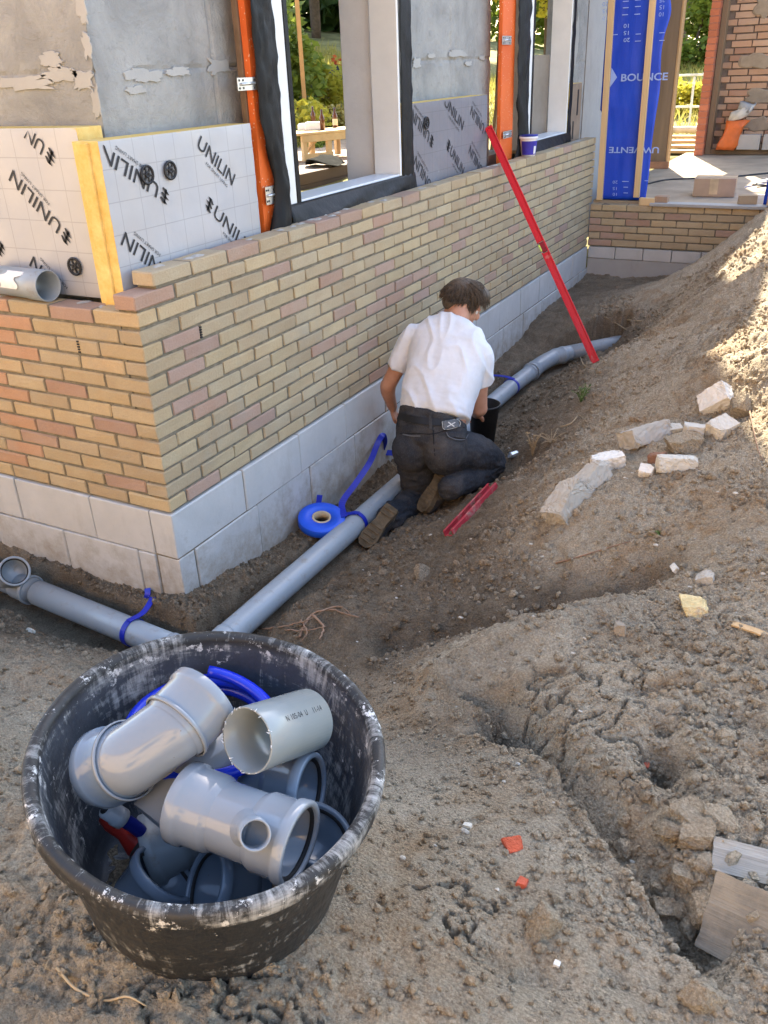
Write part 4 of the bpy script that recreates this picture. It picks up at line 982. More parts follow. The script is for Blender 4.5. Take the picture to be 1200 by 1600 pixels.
# roll of blue strap lying on the ledge
rc = V(.135, .86, 0); rc.z = gz(rc.x, rc.y)+.035; t = thing('strap_roll', 'flat roll of bright blue strap on a cardboard core beside the pipe', 'strap roll', rc, (R_(8), R_(10), 0))
m = MB(); m.lathe([(.047, -.02), (.112, -.02), (.114, -.017), (.114, .017), (.112, .02), (.047, .02)], 48, closed=True); m.build('wound_strap', plain('bright_blue_strap', (.01, .09, .62), .4, .12, 6, .45), t)
m = MB(); m.lathe([(.036, -.021), (.0465, -.021), (.0465, .021), (.036, .021)], 32, closed=True); m.build('cardboard_core', plain('cardboard', (.48, .38, .25), .8), t)
s0 = rc+V(.105, .02, 0)
pts = smooth_path([rc+V(.10, .05, .015), onz(535, 785, -.38), onz(556, 755, -.385), onz(578, 722, -.36), onz(590, 693, -.33), onx(598, 680, .03), onz(601, 690, -.36), onz(598, 705, -.43), onz(615, 708, -.46)], 8)
m = MB(); wd = [(p_-CAM).normalized().cross((pts[min(i+1, len(pts)-1)]-pts[max(0, i-1)]).normalized()).lerp(V(.7, .5, .2), .25) for i, p_ in enumerate(pts)]; m.ribbon(pts, wd, .032, .0025); o_ = m.build('loose_tail', M_STRAP); o_.parent = t; bpy.context.view_layer.update(); o_.matrix_parent_inverse = t.matrix_world.inverted()
m = MB(); pts = smooth_path([rc+V(-.09, .07, .0), rc+V(-.085, .11, .02), rc+V(-.09, .14, .055)], 6); m.ribbon(pts, (1, 0, 0), .03, .0025); o_ = m.build('loose_end', M_STRAP); o_.parent = t; o_.matrix_parent_inverse = t.matrix_world.inverted()
# short offcut with a paper label on the left wall
c = V(-.575, .048, 13*CH+.059); t = thing('pipe_offcut', 'grey pipe offcut with a white paper label lying on the short brick wall', 'pipe piece', c, (0, 0, R_(-4)))
m = MB(); M = Matrix.Rotation(R_(90), 4, 'Y'); m.lathe([(.0525, -.22), (PR, -.22), (PR+.0005, .02), (.0585, .03), (.0585, .118), (.0545, .12), (.053, .118), (.0525, .02)], 40, M, closed=True); m.build('pipe_barrel', M_PVC, t)
m = MB(); vs = []
for i in range(9):
    for k in range(7):
        a = R_(-100+70*i/8); x = -.09+.016*k+.012*math.sin(i*1.1)+(.02 if i > 5 else 0); vs.append((x, (PR+.0035)*math.sin(a), (PR+.0035)*math.cos(a)))
m.add(vs, [(i*7+k, (i+1)*7+k, (i+1)*7+k+1, i*7+k+1) for i in range(8) for k in range(6)], 0, True); m.build('paper_label', plain('white_paper', (.75, .74, .71), .8, .08, 20), t)

# ---------------------------------------------------------------- the mortar tub
TN = V(.1544, -.047, 1).normalized(); TC = V(1.3809, -1.4173, .5246); TH = .347
TM = frame_to(TN, (0, 1, 0), TC)
def tub_mat():
    t = NT('scuffed_black_tub', .45, .4); o = t.co()
    sep = t.n.new('ShaderNodeSeparateXYZ'); t.t.links.new(o, sep.inputs[0])
    at = t.math('ARCTAN2', sep.outputs[1], sep.outputs[0]); r2 = t.math('SQRT', t.math('ADD', t.math('MULTIPLY', sep.outputs[0], sep.outputs[0]), t.math('MULTIPLY', sep.outputs[1], sep.outputs[1])))
    cb = t.n.new('ShaderNodeCombineXYZ'); t.t.links.new(t.math('MULTIPLY', at, .30), cb.inputs[0]); t.t.links.new(sep.outputs[2], cb.inputs[1]); t.t.links.new(r2, cb.inputs[2]); cv = cb.outputs[0]
    inn = t.attr('inner', 'Fac'); rim = t.attr('rim', 'Fac')
    c = t.mix(t.ramp(t.noise(8, 6, .6, o), [(.3, 0), (.7, 1)]), (.016, .016, .016), (.030, .029, .027))
    c = t.mix(t.math('MULTIPLY', inn, t.ramp(t.noise(14, 8, .7, o), [(.25, .12), (.75, .5)])), c, (.13, .15, .18))
    sA = t.noise(1.0, 8, .74, t.scale(cv, (9, 42, 9)), .4); sB = t.noise(1.0, 8, .74, t.scale(cv, (60, 11, 11)), .9); patch_ = t.noise(5.5, 5, .6, o)
    amt = t.math('ADD', t.math('MULTIPLY', t.math('ADD', sA, sB), .5), t.math('MULTIPLY', t.math('SUBTRACT', patch_, .5), .55))
    amt = t.math('ADD', amt, t.math('ADD', t.math('MULTIPLY', inn, .045), t.math('MULTIPLY', rim, .05)))
    c = t.mix(t.ramp(amt, [(.55, 0), (.68, .8)]), c, (.42, .42, .40))
    c = t.mix(t.ramp(t.math('ADD', t.noise(26, 9, .78, o), t.math('MULTIPLY', t.math('ADD', rim, t.math('MULTIPLY', inn, .35)), .06)), [(.635, 0), (.67, 1)]), c, (.62, .61, .58))
    c = t.mix(t.ramp(sep.outputs[2], [(0, 0), (1, 0)]), c, c)
    t.set('Base Color', c); t.set('Roughness', t.ramp(amt, [(.4, .38), (.7, .85)])); t.bump(t.noise(45, 6, .65, o), .0025, .6); return t.m
tub = thing('mortar_tub', 'large round black mortar tub smeared with dried white mortar, full of pipe fittings', 'tub', TC, TM.to_euler())
Ro = .292
prof = [(.0, -TH+.006), (.20, -TH+.006), (.213, -TH+.014), (.222, -TH+.04), (.262, -.045), (.266, -.02), (.268, -.004), (.272, .003), (.280, .006), (.288, .004), (.292, -.003), (.2925, -.012), (.2915, -.028), (.288, -.034), (.285, -.033), (.284, -.028), (.2775, -.030), (.272, -.040), (.268, -.055), (.228, -TH+.04), (.2235, -TH+.02), (.215, -TH+.004), (.20, -TH), (.0, -TH)]
N_ = 144; m = MB()
def wob_(a, h): return 1+.010*math.cos(2*a+.6)*(1+h/TH*.6)+.004*math.cos(3*a+2)+.0018*math.sin(9*a)
vs = []; inner = []; rim = []
for i, (r, h) in enumerate(prof):
    for k in range(N_):
        a = 2*math.pi*k/N_; rr = r*wob_(a, h)
        rr *= 1.02; vs.append((rr*math.cos(a), rr*math.sin(a), h+.003*math.sin(2*a+1)*(1 if h > -.06 else 0))); inner.append(1.0 if i < 6 else 0.0); rim.append(1.0 if 5 <= i <= 12 else 0.0)
fs = [(i*N_+k, i*N_+(k+1) % N_, (i+1)*N_+(k+1) % N_, (i+1)*N_+k) for i in range(len(prof)-1) for k in range(N_)]
m.add(vs, [tuple(reversed(f)) for f in fs], 0, True); tb = m.build('tub_shell', tub_mat(), tub)
for nm, dat in (('inner', inner), ('rim', rim)):
    a = tb.data.attributes.new(nm, 'FLOAT', 'POINT'); a.data.foreach_set('value', dat)
m = MB(); a0 = math.atan2(*(lambda q: (q.y, q.x))(TM.inverted() @ dep(160, 1428, 1.20)))
m.add([((.2795+dr_)*math.cos(a0+da), (.2795+dr_)*math.sin(a0+da), z) for da, z, dr_ in ((-.06, -.036, .003), (.07, -.037, .003), (.075, -.062, -.004))], [(0, 1, 2)])
sc_ = m.build('torn_label', plain('white_sticker', (.78, .77, .74), .6), tub)
md = sc_.modifiers.new('t', 'SOLIDIFY'); md.thickness = .001

# fittings lying in the tub: positions from the pixel and its distance
def axis_of(a, b): return (b-a).normalized()
def fitting(name, label, cat, at): return thing(name, label, cat, at, group='pipe fittings in the tub')
# 1 big elbow on top
A, B, Cc = dep(322, 1088, 1.48), dep(237, 1174, 1.40), dep(162, 1200, 1.47)
t = fitting('pipe_elbow', 'large pale grey elbow with a socket at both ends, topmost in the tub', 'pipe fitting', B); m = MB()
d1, d2 = axis_of(B, A), axis_of(B, Cc); L1, L2 = (A-B).length, (Cc-B).length
pts = [d2*(L2-.055), d2*(L2*.45)]; pts = smooth_path([d2*(L2-.058), d2*.05+d1*.003, d1*.055+d2*.004, d1*(L1-.06)], 12); m.tube(pts, PR+.003, 48, cap=False); m.build('elbow_body', M_PVCL, t)
m = MB(); sock(m, d1*(L1-.072), d1, .072, PR+.003, .005); m.build('socket', M_PVCL, t); seal(t, d1*(L1-.072), d1, .072)
m = MB(); sock(m, d2*(L2-.066), d2, .066, PR+.003, .005); m.build('socket', M_PVCB, t)
for dd, LL in ((d1, L1-.072), (d2, L2-.066)):
    m = MB(); m.lathe([(PR+.0085, -.004), (PR+.0115, -.003), (PR+.0115, .003), (PR+.0085, .004)], 44, frame_to(dd, (.1, .2, 1), dd*LL), closed=True); m.build('collar_ring', M_PVCL, t)
# 2 short cut length
A, B = dep(386, 1157, 1.40), dep(484, 1124, 1.53); t = fitting('pipe_offcut', 'short clean sawn length of grey pipe with black print, open end to the left', 'pipe piece', A)
D = axis_of(A, B); L = .155; m = MB(); M = frame_to(-D, (0, 0, 1), (0, 0, 0))
m.lathe([(.0518, 0), (.0548, .0004), (PR, -.001), (PR, -L), (.0518, -L)], 56, M, closed=True); m.build('pipe_barrel', pvc('sawn_pipe', (.235, .265, .27), .88, .25, .0003), t)
m = MB()
for k in range(26):
    a = rb.uniform(0, 6.28); p_ = M @ V(.0536*math.cos(a), .0536*math.sin(a), .0012); s = rb.uniform(.0012, .003); m.tube([p_, p_+V(rb.uniform(-1, 1), rb.uniform(-1, 1), rb.uniform(-1, 1)).normalized()*s*2.4], [s*.5, s*.15], 5)
stuff(m.build('burr', plain('white_swarf', (.62, .64, .65), .8), t))
tv, tf = text_mesh('N 105-04  U    11-14', .014, .0, 1.1); m = MB(); vs = []
q = M.inverted() @ (dep(440, 1126, 1.38)-A); ang0 = math.atan2(q.y, q.x)
for v in tv:
    zz = -.045-(.075-v.x*.62 if False else v.x*.68); an = ang0+.10+(v.y-.007)/PR; vs.append(M @ V((PR+.0007)*math.cos(an), (PR+.0007)*math.sin(an), zz))
m.add(vs, tf); m.build('printed_lettering', M_INK, t)
# 3 tee on top right
A, B = dep(288, 1253, 1.42), dep(470, 1320, 1.345); t = fitting('pipe_tee', 'glossy pale grey tee with a small round side outlet facing up', 'pipe fitting', (A+B)/2); O = (A+B)/2
D = axis_of(A, B); L = (B-A).length; m = MB(); m.tube([D*(-L/2+.06), D*(L/2-.06)], PR+.002, 48, cap=False); m.build('tee_body', M_PVCL, t)
m = MB(); sock(m, D*(-L/2+.066), -D, .066, PR+.002, .006); m.build('socket', M_PVCL, t); seal(t, D*(-L/2+.066), -D, .066)
m = MB(); sock(m, D*(L/2-.066), D, .066, PR+.002, .006); m.build('socket', M_PVCL, t); seal(t, D*(L/2-.066), D, .066)
E_ = dep(399, 1305, 1.27)-O; S_ = D*(.012); bd = axis_of(S_, E_); m = MB(); M = frame_to(bd, (0, 0, 1), S_); BL = (E_-S_).length
m.lathe([(.032, .048), (.027, .058), (.0235, .068), (.0235, BL), (.0205, BL), (.0205, BL-.05), (0, BL-.051)], 36, M); m.build('side_outlet', M_PVCL, t)
m = MB(); m.lathe([(.0204, BL-.018), (.0194, BL-.020), (.0204, BL-.022)], 30, M); m.build('inner_ridge', M_PVCL, t)
# 4 long length under the elbow
A, B = dep(246, 1288, 1.475), dep(358, 1150, 1.56); t = fitting('pipe_offcut', 'longer grey pipe length lying under the big elbow and the tee', 'pipe piece', A); D = axis_of(A, B)
m = MB(); m.lathe([(.0515, 0), (PR, 0), (PR, -.19), (.0515, -.19)], 48, frame_to(-D, (0, 0, 1)), closed=True); m.build('pipe_barrel', M_PVCL, t)
# 5 elbow at the right with a dark socket mouth
A, B = dep(487, 1238, 1.50), dep(415, 1228, 1.53); t = fitting('pipe_elbow', 'blue grey elbow under the cut length with its socket facing right', 'pipe fitting', B); D = axis_of(B, A); L = (A-B).length
m = MB(); m.tube(smooth_path([D*(L-.05), D*.02, V(-.035, -.025, -.035), V(-.06, -.075, -.085)], 10), PR+.002, 44, cap=False); m.build('elbow_body', M_PVCB, t)
m = MB(); sock(m, D*(L-.066), D, .066, PR+.002, .006); m.build('socket', M_PVCB, t); seal(t, D*(L-.066), D, .066)
# 6, 7, 8 sockets low in the tub
def low_socket(A, B, label, mat, L=.19):
    t = fitting('pipe_socket', label, 'pipe fitting', A); D = axis_of(B, A); m = MB(); m.tube([-D*L, -D*.06], PR, 40, cap=False); m.build('pipe_barrel', mat, t)
    m = MB(); sock(m, -D*.07, D, .07); m.build('socket', mat, t); seal(t, -D*.07, D, .07); return t
low_socket(dep(262, 1362, 1.50), dep(222, 1415, 1.50), 'blue grey socket end low at the front left inside the tub', M_PVCB, .085)
low_socket(dep(318, 1384, 1.44), dep(395, 1396, 1.49), 'dark mouthed blue grey socket beside the tub front, facing left', M_PVCB, .10)
low_socket(dep(497, 1300, 1.47), dep(470, 1350, 1.51), 'blue grey socket rim peeping out right of the tee', M_PVCB, .085)
low_socket(dep(232, 1330, 1.58), dep(330, 1290, 1.60), 'shadowed grey pipe end on the tub floor under the long length', M_PVC, .2)
# blue hose coiled round the inside
M_HOSE = plain('blue_hose', (.006, .03, .52), .25, .2, 9, .5); t = thing('hose', 'coil of glossy blue hose behind the big elbow in the tub', 'hose', dep(318, 1158, 1.60))
TR = TM.to_3x3(); m = MB(); pts = []
for k in range(150):
    a = 6.283*2.15*k/149+1.2; r = .128+.006*math.sin(k*.21); pts.append(TR @ V(r*math.cos(a), r*math.sin(a), .0+.026*k/149*2.1+.006*math.sin(a*1.7)))
m.tube(pts, .0118, 12); m.build('hose_tube', M_HOSE, t)
A = dep(172, 1268, 1.50); t = thing('hose', 'blue hose end with a grey screw coupling under the big elbow', 'hose', A); D = axis_of(A, dep(240, 1310, 1.56)); m = MB()
m.tube(smooth_path([D*.02, D*.06, D*.12+V(0, 0, -.01), D*.20+V(0, .02, -.03)], 8), .0125, 14); m.build('hose_tube', plain('dark_blue_hose', (.008, .015, .16), .3), t)
m = MB(); m.lathe([(.0, -.012), (.013, -.012), (.0165, -.010), (.0165, .012), (.0185, .013), (.0185, .030), (.014, .032)], 12, frame_to(D)); m.build('coupling', plain('grey_coupling', (.30, .33, .36), .35), t)
m = MB(); m.lathe([(.0, -.0135), (.010, -.0135), (.010, -.011)], 16, frame_to(D)); m.build('coupling_mouth', M_SEAL, t)
A = dep(196, 1300, 1.56); t = thing('hose_nozzle', 'dark red plastic nozzle on the tub floor under the blue hose end', 'nozzle', A); D = axis_of(A, dep(225, 1325, 1.55)); m = MB()
m.lathe([(0, -.05), (.016, -.05), (.02, -.03), (.017, .0), (.026, .03), (.026, .055), (.0, .055)], 16, frame_to(D)); m.build('nozzle_body', plain('red_plastic', (.30, .015, .01), .4), t)
m = MB(); m.lathe([(.0265, .036), (.029, .038), (.029, .050), (.0265, .052)], 16, frame_to(D)); m.build('grip_ring', M_BLKP, t)
# ---------------------------------------------------------------- the kneeling man
from mathutils.bvhtree import BVHTree
def remesh(m, vox, smooth=6, fac=.5):
    """one continuous skin over the overlapping volumes in m"""
    me = m.mesh('tmp'); bm = bmesh.new(); bm.from_mesh(me); bmesh.ops.recalc_face_normals(bm, faces=bm.faces); bm.to_mesh(me); bm.free()
    o = bpy.data.objects.new('tmp', me); COL.objects.link(o)
    md = o.modifiers.new('r', 'REMESH'); md.mode = 'VOXEL'; md.voxel_size = vox; md.adaptivity = 0
    if smooth: s_ = o.modifiers.new('s', 'SMOOTH'); s_.iterations = smooth; s_.factor = fac
    dg = bpy.context.evaluated_depsgraph_get(); dg.update(); out = bpy.data.meshes.new_from_object(o.evaluated_get(dg))
    bpy.data.objects.remove(o); bpy.data.meshes.remove(me)
    out.polygons.foreach_set('use_smooth', [True]*len(out.polygons)); return out
def loft(m, rings, n=28, p=2.0):
    """rings: centre, half-width vector, half-depth vector"""
    vs = []
    for c, a, b in rings:
        c, a, b = Vector(c), Vector(a), Vector(b)
        for k in range(n):
            t = 6.28318*k/n; x, y = math.cos(t), math.sin(t); x = math.copysign(abs(x)**(2/p), x); y = math.copysign(abs(y)**(2/p), y); vs.append(c+a*x+b*y)
    f = len(rings); fs = [(i*n+k, i*n+(k+1) % n, (i+1)*n+(k+1) % n, (i+1)*n+k) for i in range(f-1) for k in range(n)]+[tuple(range(n-1, -1, -1)), tuple((f-1)*n+k for k in range(n))]
    m.add(vs, fs, 0, True)
def ball(m, c, r, sc=(1, 1, 1), Mr=None):
    vs = []; n, h = 18, 10; c = Vector(c)
    pr = [(math.sin(math.pi*i/h), -math.cos(math.pi*i/h)) for i in range(h+1)]; pr[0] = (.02, -1); pr[-1] = (.02, 1)
    for q, z in pr:
        for k in range(n):
            v = Vector((q*math.cos(6.28318*k/n)*sc[0], q*math.sin(6.28318*k/n)*sc[1], z*sc[2]))*r; vs.append(c+(Mr @ v if Mr is not None else v))
    fs = [(i*n+k, i*n+(k+1) % n, (i+1)*n+(k+1) % n, (i+1)*n+k) for i in range(h) for k in range(n)]+[tuple(range(n-1, -1, -1)), tuple(h*n+k for k in range(n))]; m.add(vs, fs, 0, True)
def limb(m, pts, rad):
    P = smooth_path(pts, 5); n = len(P); rr = [float(np.interp(i/(n-1)*(len(rad)-1), range(len(rad)), rad)) for i in range(n)]
    m.tube(P, rr, 20); ball(m, P[0], rr[0]); ball(m, P[-1], rr[-1])
man = thing('person', 'kneeling man seen from behind in a white t-shirt and dark work trousers, laying pipe', 'person', (.49, 1.35, -.46))
def child(name, me, mat): o = link(name, me, mat, man); o.location = -man.location; return o
sR = V(.992, .0, -.09).normalized(); sS = V(-.05, .40, .55).normalized(); sS = (sS-sR*sS.dot(sR)).normalized(); sB = sR.cross(sS).normalized()   # right, up the spine, out of the back(-)
ELL = ony(606, 603, 1.62); HAL = ony(616, 648, 1.76); ELR = ony(749, 638, 1.70)
SHL, SHR = V(.238, 1.69, .262), V(.618, 1.69, .215)
# head frame: turned to the right and bowed
hf = V(.66, .58, -.48).normalized(); hu = V(.30, .28, .90); hu = (hu-hf*hu.dot(hf)).normalized(); hr = hf.cross(hu).normalized(); HM = Matrix((hr, hf, hu)).transposed(); HC = ony(722, 478, 1.86)+V(0, 0, .0)
hp = lambda x, y, z: HC+HM @ Vector((x, y, z))
body = MB()
loft(body, [(V(.47, 1.43, -.10), sR*.165, sB*.10), (V(.465, 1.52, .04), sR*.165, sB*.10), (V(.455, 1.64, .19), sR*.18, sB*.105), (V(.447, 1.73, .30), sR*.175, sB*.09), (V(.445, 1.76, .345), sR*.11, sB*.07)])
limb(body, [V(.446, 1.755, .34), V(.455, 1.795, .40), HC+HM @ V(0, -.02, -.045)], [.064, .056, .058])
ball(body, hp(0, -.008, .035), 1, (.076, .096, .088), HM); ball(body, hp(0, .02, -.03), 1, (.064, .074, .085), HM); ball(body, hp(0, .045, -.085), 1, (.038, .040, .028), HM)
ball(body, hp(0, .100, -.018), 1, (.013, .018, .022), HM); ball(body, hp(0, .090, .006), 1, (.010, .014, .024), HM); ball(body, hp(0, .084, .022), 1, (.050, .012, .010), HM)   # nose and brow
ball(body, hp(0, .087, -.058), 1, (.024, .010, .007), HM); ball(body, hp(0, .085, -.070), 1, (.020, .010, .007), HM)                                                         # lips
for sx in (-1, 1):
    ball(body, hp(sx*.079, -.012, -.008), 1, (.010, .020, .033), HM); ball(body, hp(sx*.083, -.020, .006), 1, (.006, .015, .020), HM)   # ears
for sh, el, r0 in ((SHL, ELL, .05), (SHR, ELR, .052)): limb(body, [sh, sh.lerp(el, .5)+V(0, -.006, 0), el], [r0+.006, r0, .042, .041])
WL = HAL+(ELL-HAL).normalized()*.075
limb(body, [ELL, ELL.lerp(WL, .35)+V(-.004, -.004, 0), WL], [.042, .041, .034, .027])
HAR = V(.50, 1.93, -.20); WR = HAR+(ELR-HAR).normalized()*.08; limb(body, [ELR, ELR.lerp(WR, .35), WR], [.043, .042, .034, .027])
def hand(m, wrist, tip, out, side):
    """palm, four curled fingers and a thumb closing on a held edge"""
    d = (tip-wrist).normalized(); o = (Vector(out)-d*Vector(out).dot(d)).normalized(); s_ = d.cross(o)*side; k = wrist
    loft(m, [(k, s_*.024, o*.017), (k+d*.03, s_*.034, o*.017), (k+d*.065, s_*.039, o*.015), (k+d*.085, s_*.037, o*.012)])
    for i, (f, L) in enumerate(((-.029, .060), (-.010, .068), (.010, .064), (.028, .050))):
        a = k+d*.078+s_*f; P = [a, a+d*L*.42-o*.004, a+d*L*.62-o*L*.32, a+d*L*.45-o*L*.62]; m.tube(smooth_path(P, 4), [.0092]*6+[.0084]*4+[.0075]*3, 10); ball(m, P[-1], .0076)
    a = k+d*.028-s_*.030; P = [a, a+d*.026-s_*.016-o*.010, a+d*.050-s_*.010-o*.022, a+d*.066+s_*.002-o*.028]; m.tube(smooth_path(P, 4), [.0115]*5+[.0098]*4+[.0085]*4, 10); ball(m, P[-1], .0088)
hand(body, WL, HAL+(HAL-ELL).normalized()*.05, (-.6, -.5, .4), 1); hand(body, WR, HAR+(HAR-ELR).normalized()*.05, (.4, -.4, .7), -1)
t = NT('sunburnt_skin', .5, .4); v = t.wpos(); t.set('Base Color', t.mix(t.ramp(t.noise(14, 6, .6, v), [(.3, 0), (.7, 1)]), (.40, .19, .115), (.52, .275, .18))); t.set('Subsurface Weight', .08); t.set('Subsurface Radius', (.02, .008, .004)); t.bump(t.noise(220, 4, .6, v), .0012, .5)
child('body', remesh(body, .0052, 4, .45), t.m)
for sx in (-1, 1):
    m = MB(); c = hp(sx*.031, .072, .004); ball(m, c, .0115); child('eye', m.mesh('eye'), plain('eye_white', (.7, .68, .65), .3))
# t-shirt
sh_ = MB()
loft(sh_, [(V(.466, 1.46, -.038), V(.186, 0, .014), sB*.134), (V(.467, 1.475, -.005), V(.188, 0, .006), sB*.134), (V(.464, 1.54, .08), sR*.192, sB*.13), (V(.457, 1.63, .19), sR*.205, sB*.128), (V(.449, 1.70, .28), sR*.208, sB*.112), (V(.446, 1.745, .335), sR*.165, sB*.094), (V(.447, 1.775, .372), sR*.085, sB*.076)], 36, 2.3)
for sh, el, k in ((SHL, ELL, .42), (SHR, ELR, .34)):
    e = sh.lerp(el, k); limb(sh_, [sh.lerp(V(.447, 1.70, .28), .30)+V(0, 0, .02), sh+V(0, 0, .005), e], [.070, .070, .066, .065])
    d = (el-sh).normalized(); x = d.cross(V(0, 1, 0)).normalized(); y = d.cross(x); loft(sh_, [(e-d*.02, x*.066, y*.068), (e+d*.05, x*.061, y*.064)], 22)
me = remesh(sh_, .0062, 5, .5)
n_ = len(me.vertices); co = np.zeros(n_*3); me.vertices.foreach_get('co', co); co = co.reshape(-1, 3); no = np.zeros(n_*3); me.vertices.foreach_get('normal', no); no = no.reshape(-1, 3)
up_ = (co-np.array([.47, 1.43, -.08])) @ np.array(sS); rt = (co-np.array([.47, 1.43, -.08])) @ np.array(sR)
f1 = np.clip(1-np.abs(fbm(np.stack([rt*6+up_*3.2, up_*2.6-rt*1.8, rt*0+3], -1), 2))*4.2, 0, 1)**1.5; f2 = 1-np.abs(fbm(np.stack([rt*5-up_*7, up_*13+rt*2, rt*0+9], -1), 3))*2.2
hem = np.exp(-(up_/.10)**2); co += no*(.013*f1*(.75+.4*hem)+.008*f2*(hem+.12)+.0008*fbm(co*40, 2))[:, None]
me.vertices.foreach_set('co', co.ravel()); me.update()
t = NT('white_cotton', .9, .1); v = t.wpos(); t.set('Base Color', t.mix(t.ramp(t.noise(5, 6, .65, v), [(.45, 0), (.8, 1)]), (.68, .69, .72), (.57, .565, .56))); t.bump(t.math('ADD', t.noise(420, 2, .5, v), t.math('MULTIPLY', t.noise(16, 6, .6, v), 2.0)), .004, .5); t.set('Sheen Weight', .1)
SHIRT = child('t_shirt', me, t.m)
# trousers
KL, AL_, KR, AR_ = V(.405, 1.47, -.505), V(.390, 1.10, -.455), ony(764, 722, 1.68), V(.632, 1.275, -.325)
tr = MB()
loft(tr, [(V(.470, 1.435, -.025), sR*.176, sB*.118), (V(.472, 1.425, -.065), sR*.180, sB*.125), (V(.480, 1.405, -.12), sR*.192, sB*.145), (V(.488, 1.385, -.19), sR*.195, sB*.150), (V(.492, 1.39, -.25), sR*.165, sB*.12)], 36, 2.2)
for c in ((.400, 1.335, -.185), (.575, 1.335, -.17)): ball(tr, c, .112, (.92, .9, 1.0))
limb(tr, [V(.395, 1.40, -.20), V(.393, 1.42, -.34), KL+V(-.012, -.005, 0)], [.108, .107, .098, .082]); limb(tr, [KL, KL.lerp(AL_, .45)+V(-.008, 0, -.005), AL_], [.080, .076, .070, .062])
limb(tr, [V(.575, 1.40, -.19), V(.645, 1.56, -.26), KR], [.108, .110, .100, .084]); limb(tr, [KR+V(0, 0, -.01), KR.lerp(AR_, .5)+V(.0, 0, -.012), AR_], [.080, .076, .066, .056])
me = remesh(tr, .0068, 6, .5)
n_ = len(me.vertices); co = np.zeros(n_*3); me.vertices.foreach_get('co', co); co = co.reshape(-1, 3); no = np.zeros(n_*3); me.vertices.foreach_get('normal', no); no = no.reshape(-1, 3)
low = np.clip((-.22-co[:, 2])/.2, 0, 1); f1 = 1-np.abs(fbm(np.stack([co[:, 0]*7, co[:, 1]*9+co[:, 2]*8, co[:, 2]*19], -1), 3))*2.3
co += no*((.004+.010*low)*f1+.003*fbm(co*45, 2))[:, None]; me.vertices.foreach_set('co', co.ravel()); me.update()
t = NT('dusty_black_denim', .92, .1); v = t.wpos()
c = t.mix(t.ramp(t.noise(7, 7, .65, v), [(.3, 0), (.72, 1)]), (.019, .021, .025), (.046, .047, .052)); c = t.mix(t.ramp(t.noise(3.2, 7, .7, v), [(.48, 0), (.75, .6)]), c, (.125, .105, .085))
c = t.mix(t.ramp(t.noise(260, 2, .5, t.scale(v, (1, 1, .3))), [(.5, 0), (.8, .35)]), c, (.11, .12, .14)); t.set('Base Color', c); t.bump(t.math('ADD', t.noise(400, 2, .5, v), t.math('MULTIPLY', t.noise(22, 6, .6, v), 1.6)), .004, .6)
TROU = child('trousers', me, t.m); M_DEN = t.m
bpy.context.view_layer.update()
bvh = BVHTree.FromPolygons([v.co[:] for v in me.vertices], [tuple(p_.vertices) for p_ in me.polygons])
def onp(u, v, lift=.003):
    h, n, _, _ = bvh.ray_cast(CAM, ray(u, v).normalized()); return (h+n*lift, n) if h is not None else (None, None)
def strip(pts, wid, name, mat, lift=.004, n=8, par=None):
    P = [onp(u, v, lift) for u, v in pts]; P = [q for q in P if q[0] is not None]
    if len(P) < 2: return
    pp = smooth_path([q[0] for q in P], n); nn = [P[min(len(P)-1, i//n)][1] for i in range(len(pp))]
    m = MB(); m.ribbon(pp, [a.cross((pp[min(i+1, len(pp)-1)]-pp[max(0, i-1)]).normalized()) for i, a in enumerate(nn)], wid, .003); o = m.build(name, mat, par or man); o.location = (V(0, 0, 0) if par else -man.location); return o
def facepatch(name, pix, mat, lift=.004, par=None):
    (u0, v0), (u1, v1), (u2, v2), (u3, v3) = pix; N = 8; vs = []
    for i in range(N+1):
        for k in range(N+1):
            s, q = i/N, k/N; u = (u0*(1-s)+u1*s)*(1-q)+(u3*(1-s)+u2*s)*q; v = (v0*(1-s)+v1*s)*(1-q)+(v3*(1-s)+v2*s)*q; h, n = onp(u, v, lift)
            if h is None: return None
            vs.append(h)
    m = MB(); m.add(vs, [(i*(N+1)+k, (i+1)*(N+1)+k, (i+1)*(N+1)+k+1, i*(N+1)+k+1) for i in range(N) for k in range(N)], 0, True); o = m.build(name, mat, par or man); o.location = (V(0, 0, 0) if par else -man.location)
    md = o.modifiers.new('t', 'SOLIDIFY'); md.thickness = .003; md.offset = -1; return o
M_BELT = plain('black_leather', (.012, .012, .013), .5, .2, 30); M_SEAM = plain('faded_denim', (.10, .105, .115), .9, .2, 40)
strip([(624, 651), (645, 656), (668, 659), (690, 660), (712, 658), (731, 653)], .036, 'belt', M_BELT, .008)
strip([(673, 645), (673.5, 656), (674, 672)], .014, 'belt_loop', M_DEN, .012)
pt = facepatch('leather_patch', [(690, 659), (714, 655), (716, 668), (693, 673)], plain('grey_leather_patch', (.10, .11, .12), .6, .3, 60), .016)
if pt: strip([(691.5, 660.5), (713, 657), (714.5, 667), (694, 671.5), (691.5, 660.5)], .003, 'stitching', plain('pale_stitching', (.35, .35, .33), .8), .018, 4); strip([(699, 661), (708, 668)], .005, 'patch_mark', plain('pale_mark', (.55, .55, .53), .7), .019, 3); strip([(709, 660), (698, 669)], .004, 'patch_mark', plain('pale_mark', (.55, .55, .53), .7), .019, 3)
facepatch('pocket_flap', [(697, 676), (728, 676), (725, 686), (700, 684)], M_DEN, .007); strip([(697, 676), (701, 684), (713, 688), (724, 686), (729, 679)], .004, 'flap_seam', M_SEAM, .0085, 5)
strip([(630, 679), (644, 681), (657, 681)], .006, 'pocket_seam', M_SEAM, .003, 5); strip([(677, 672), (678, 690), (680, 712)], .005, 'back_seam', plain('dark_seam', (.012, .013, .016), .9), .002, 5)
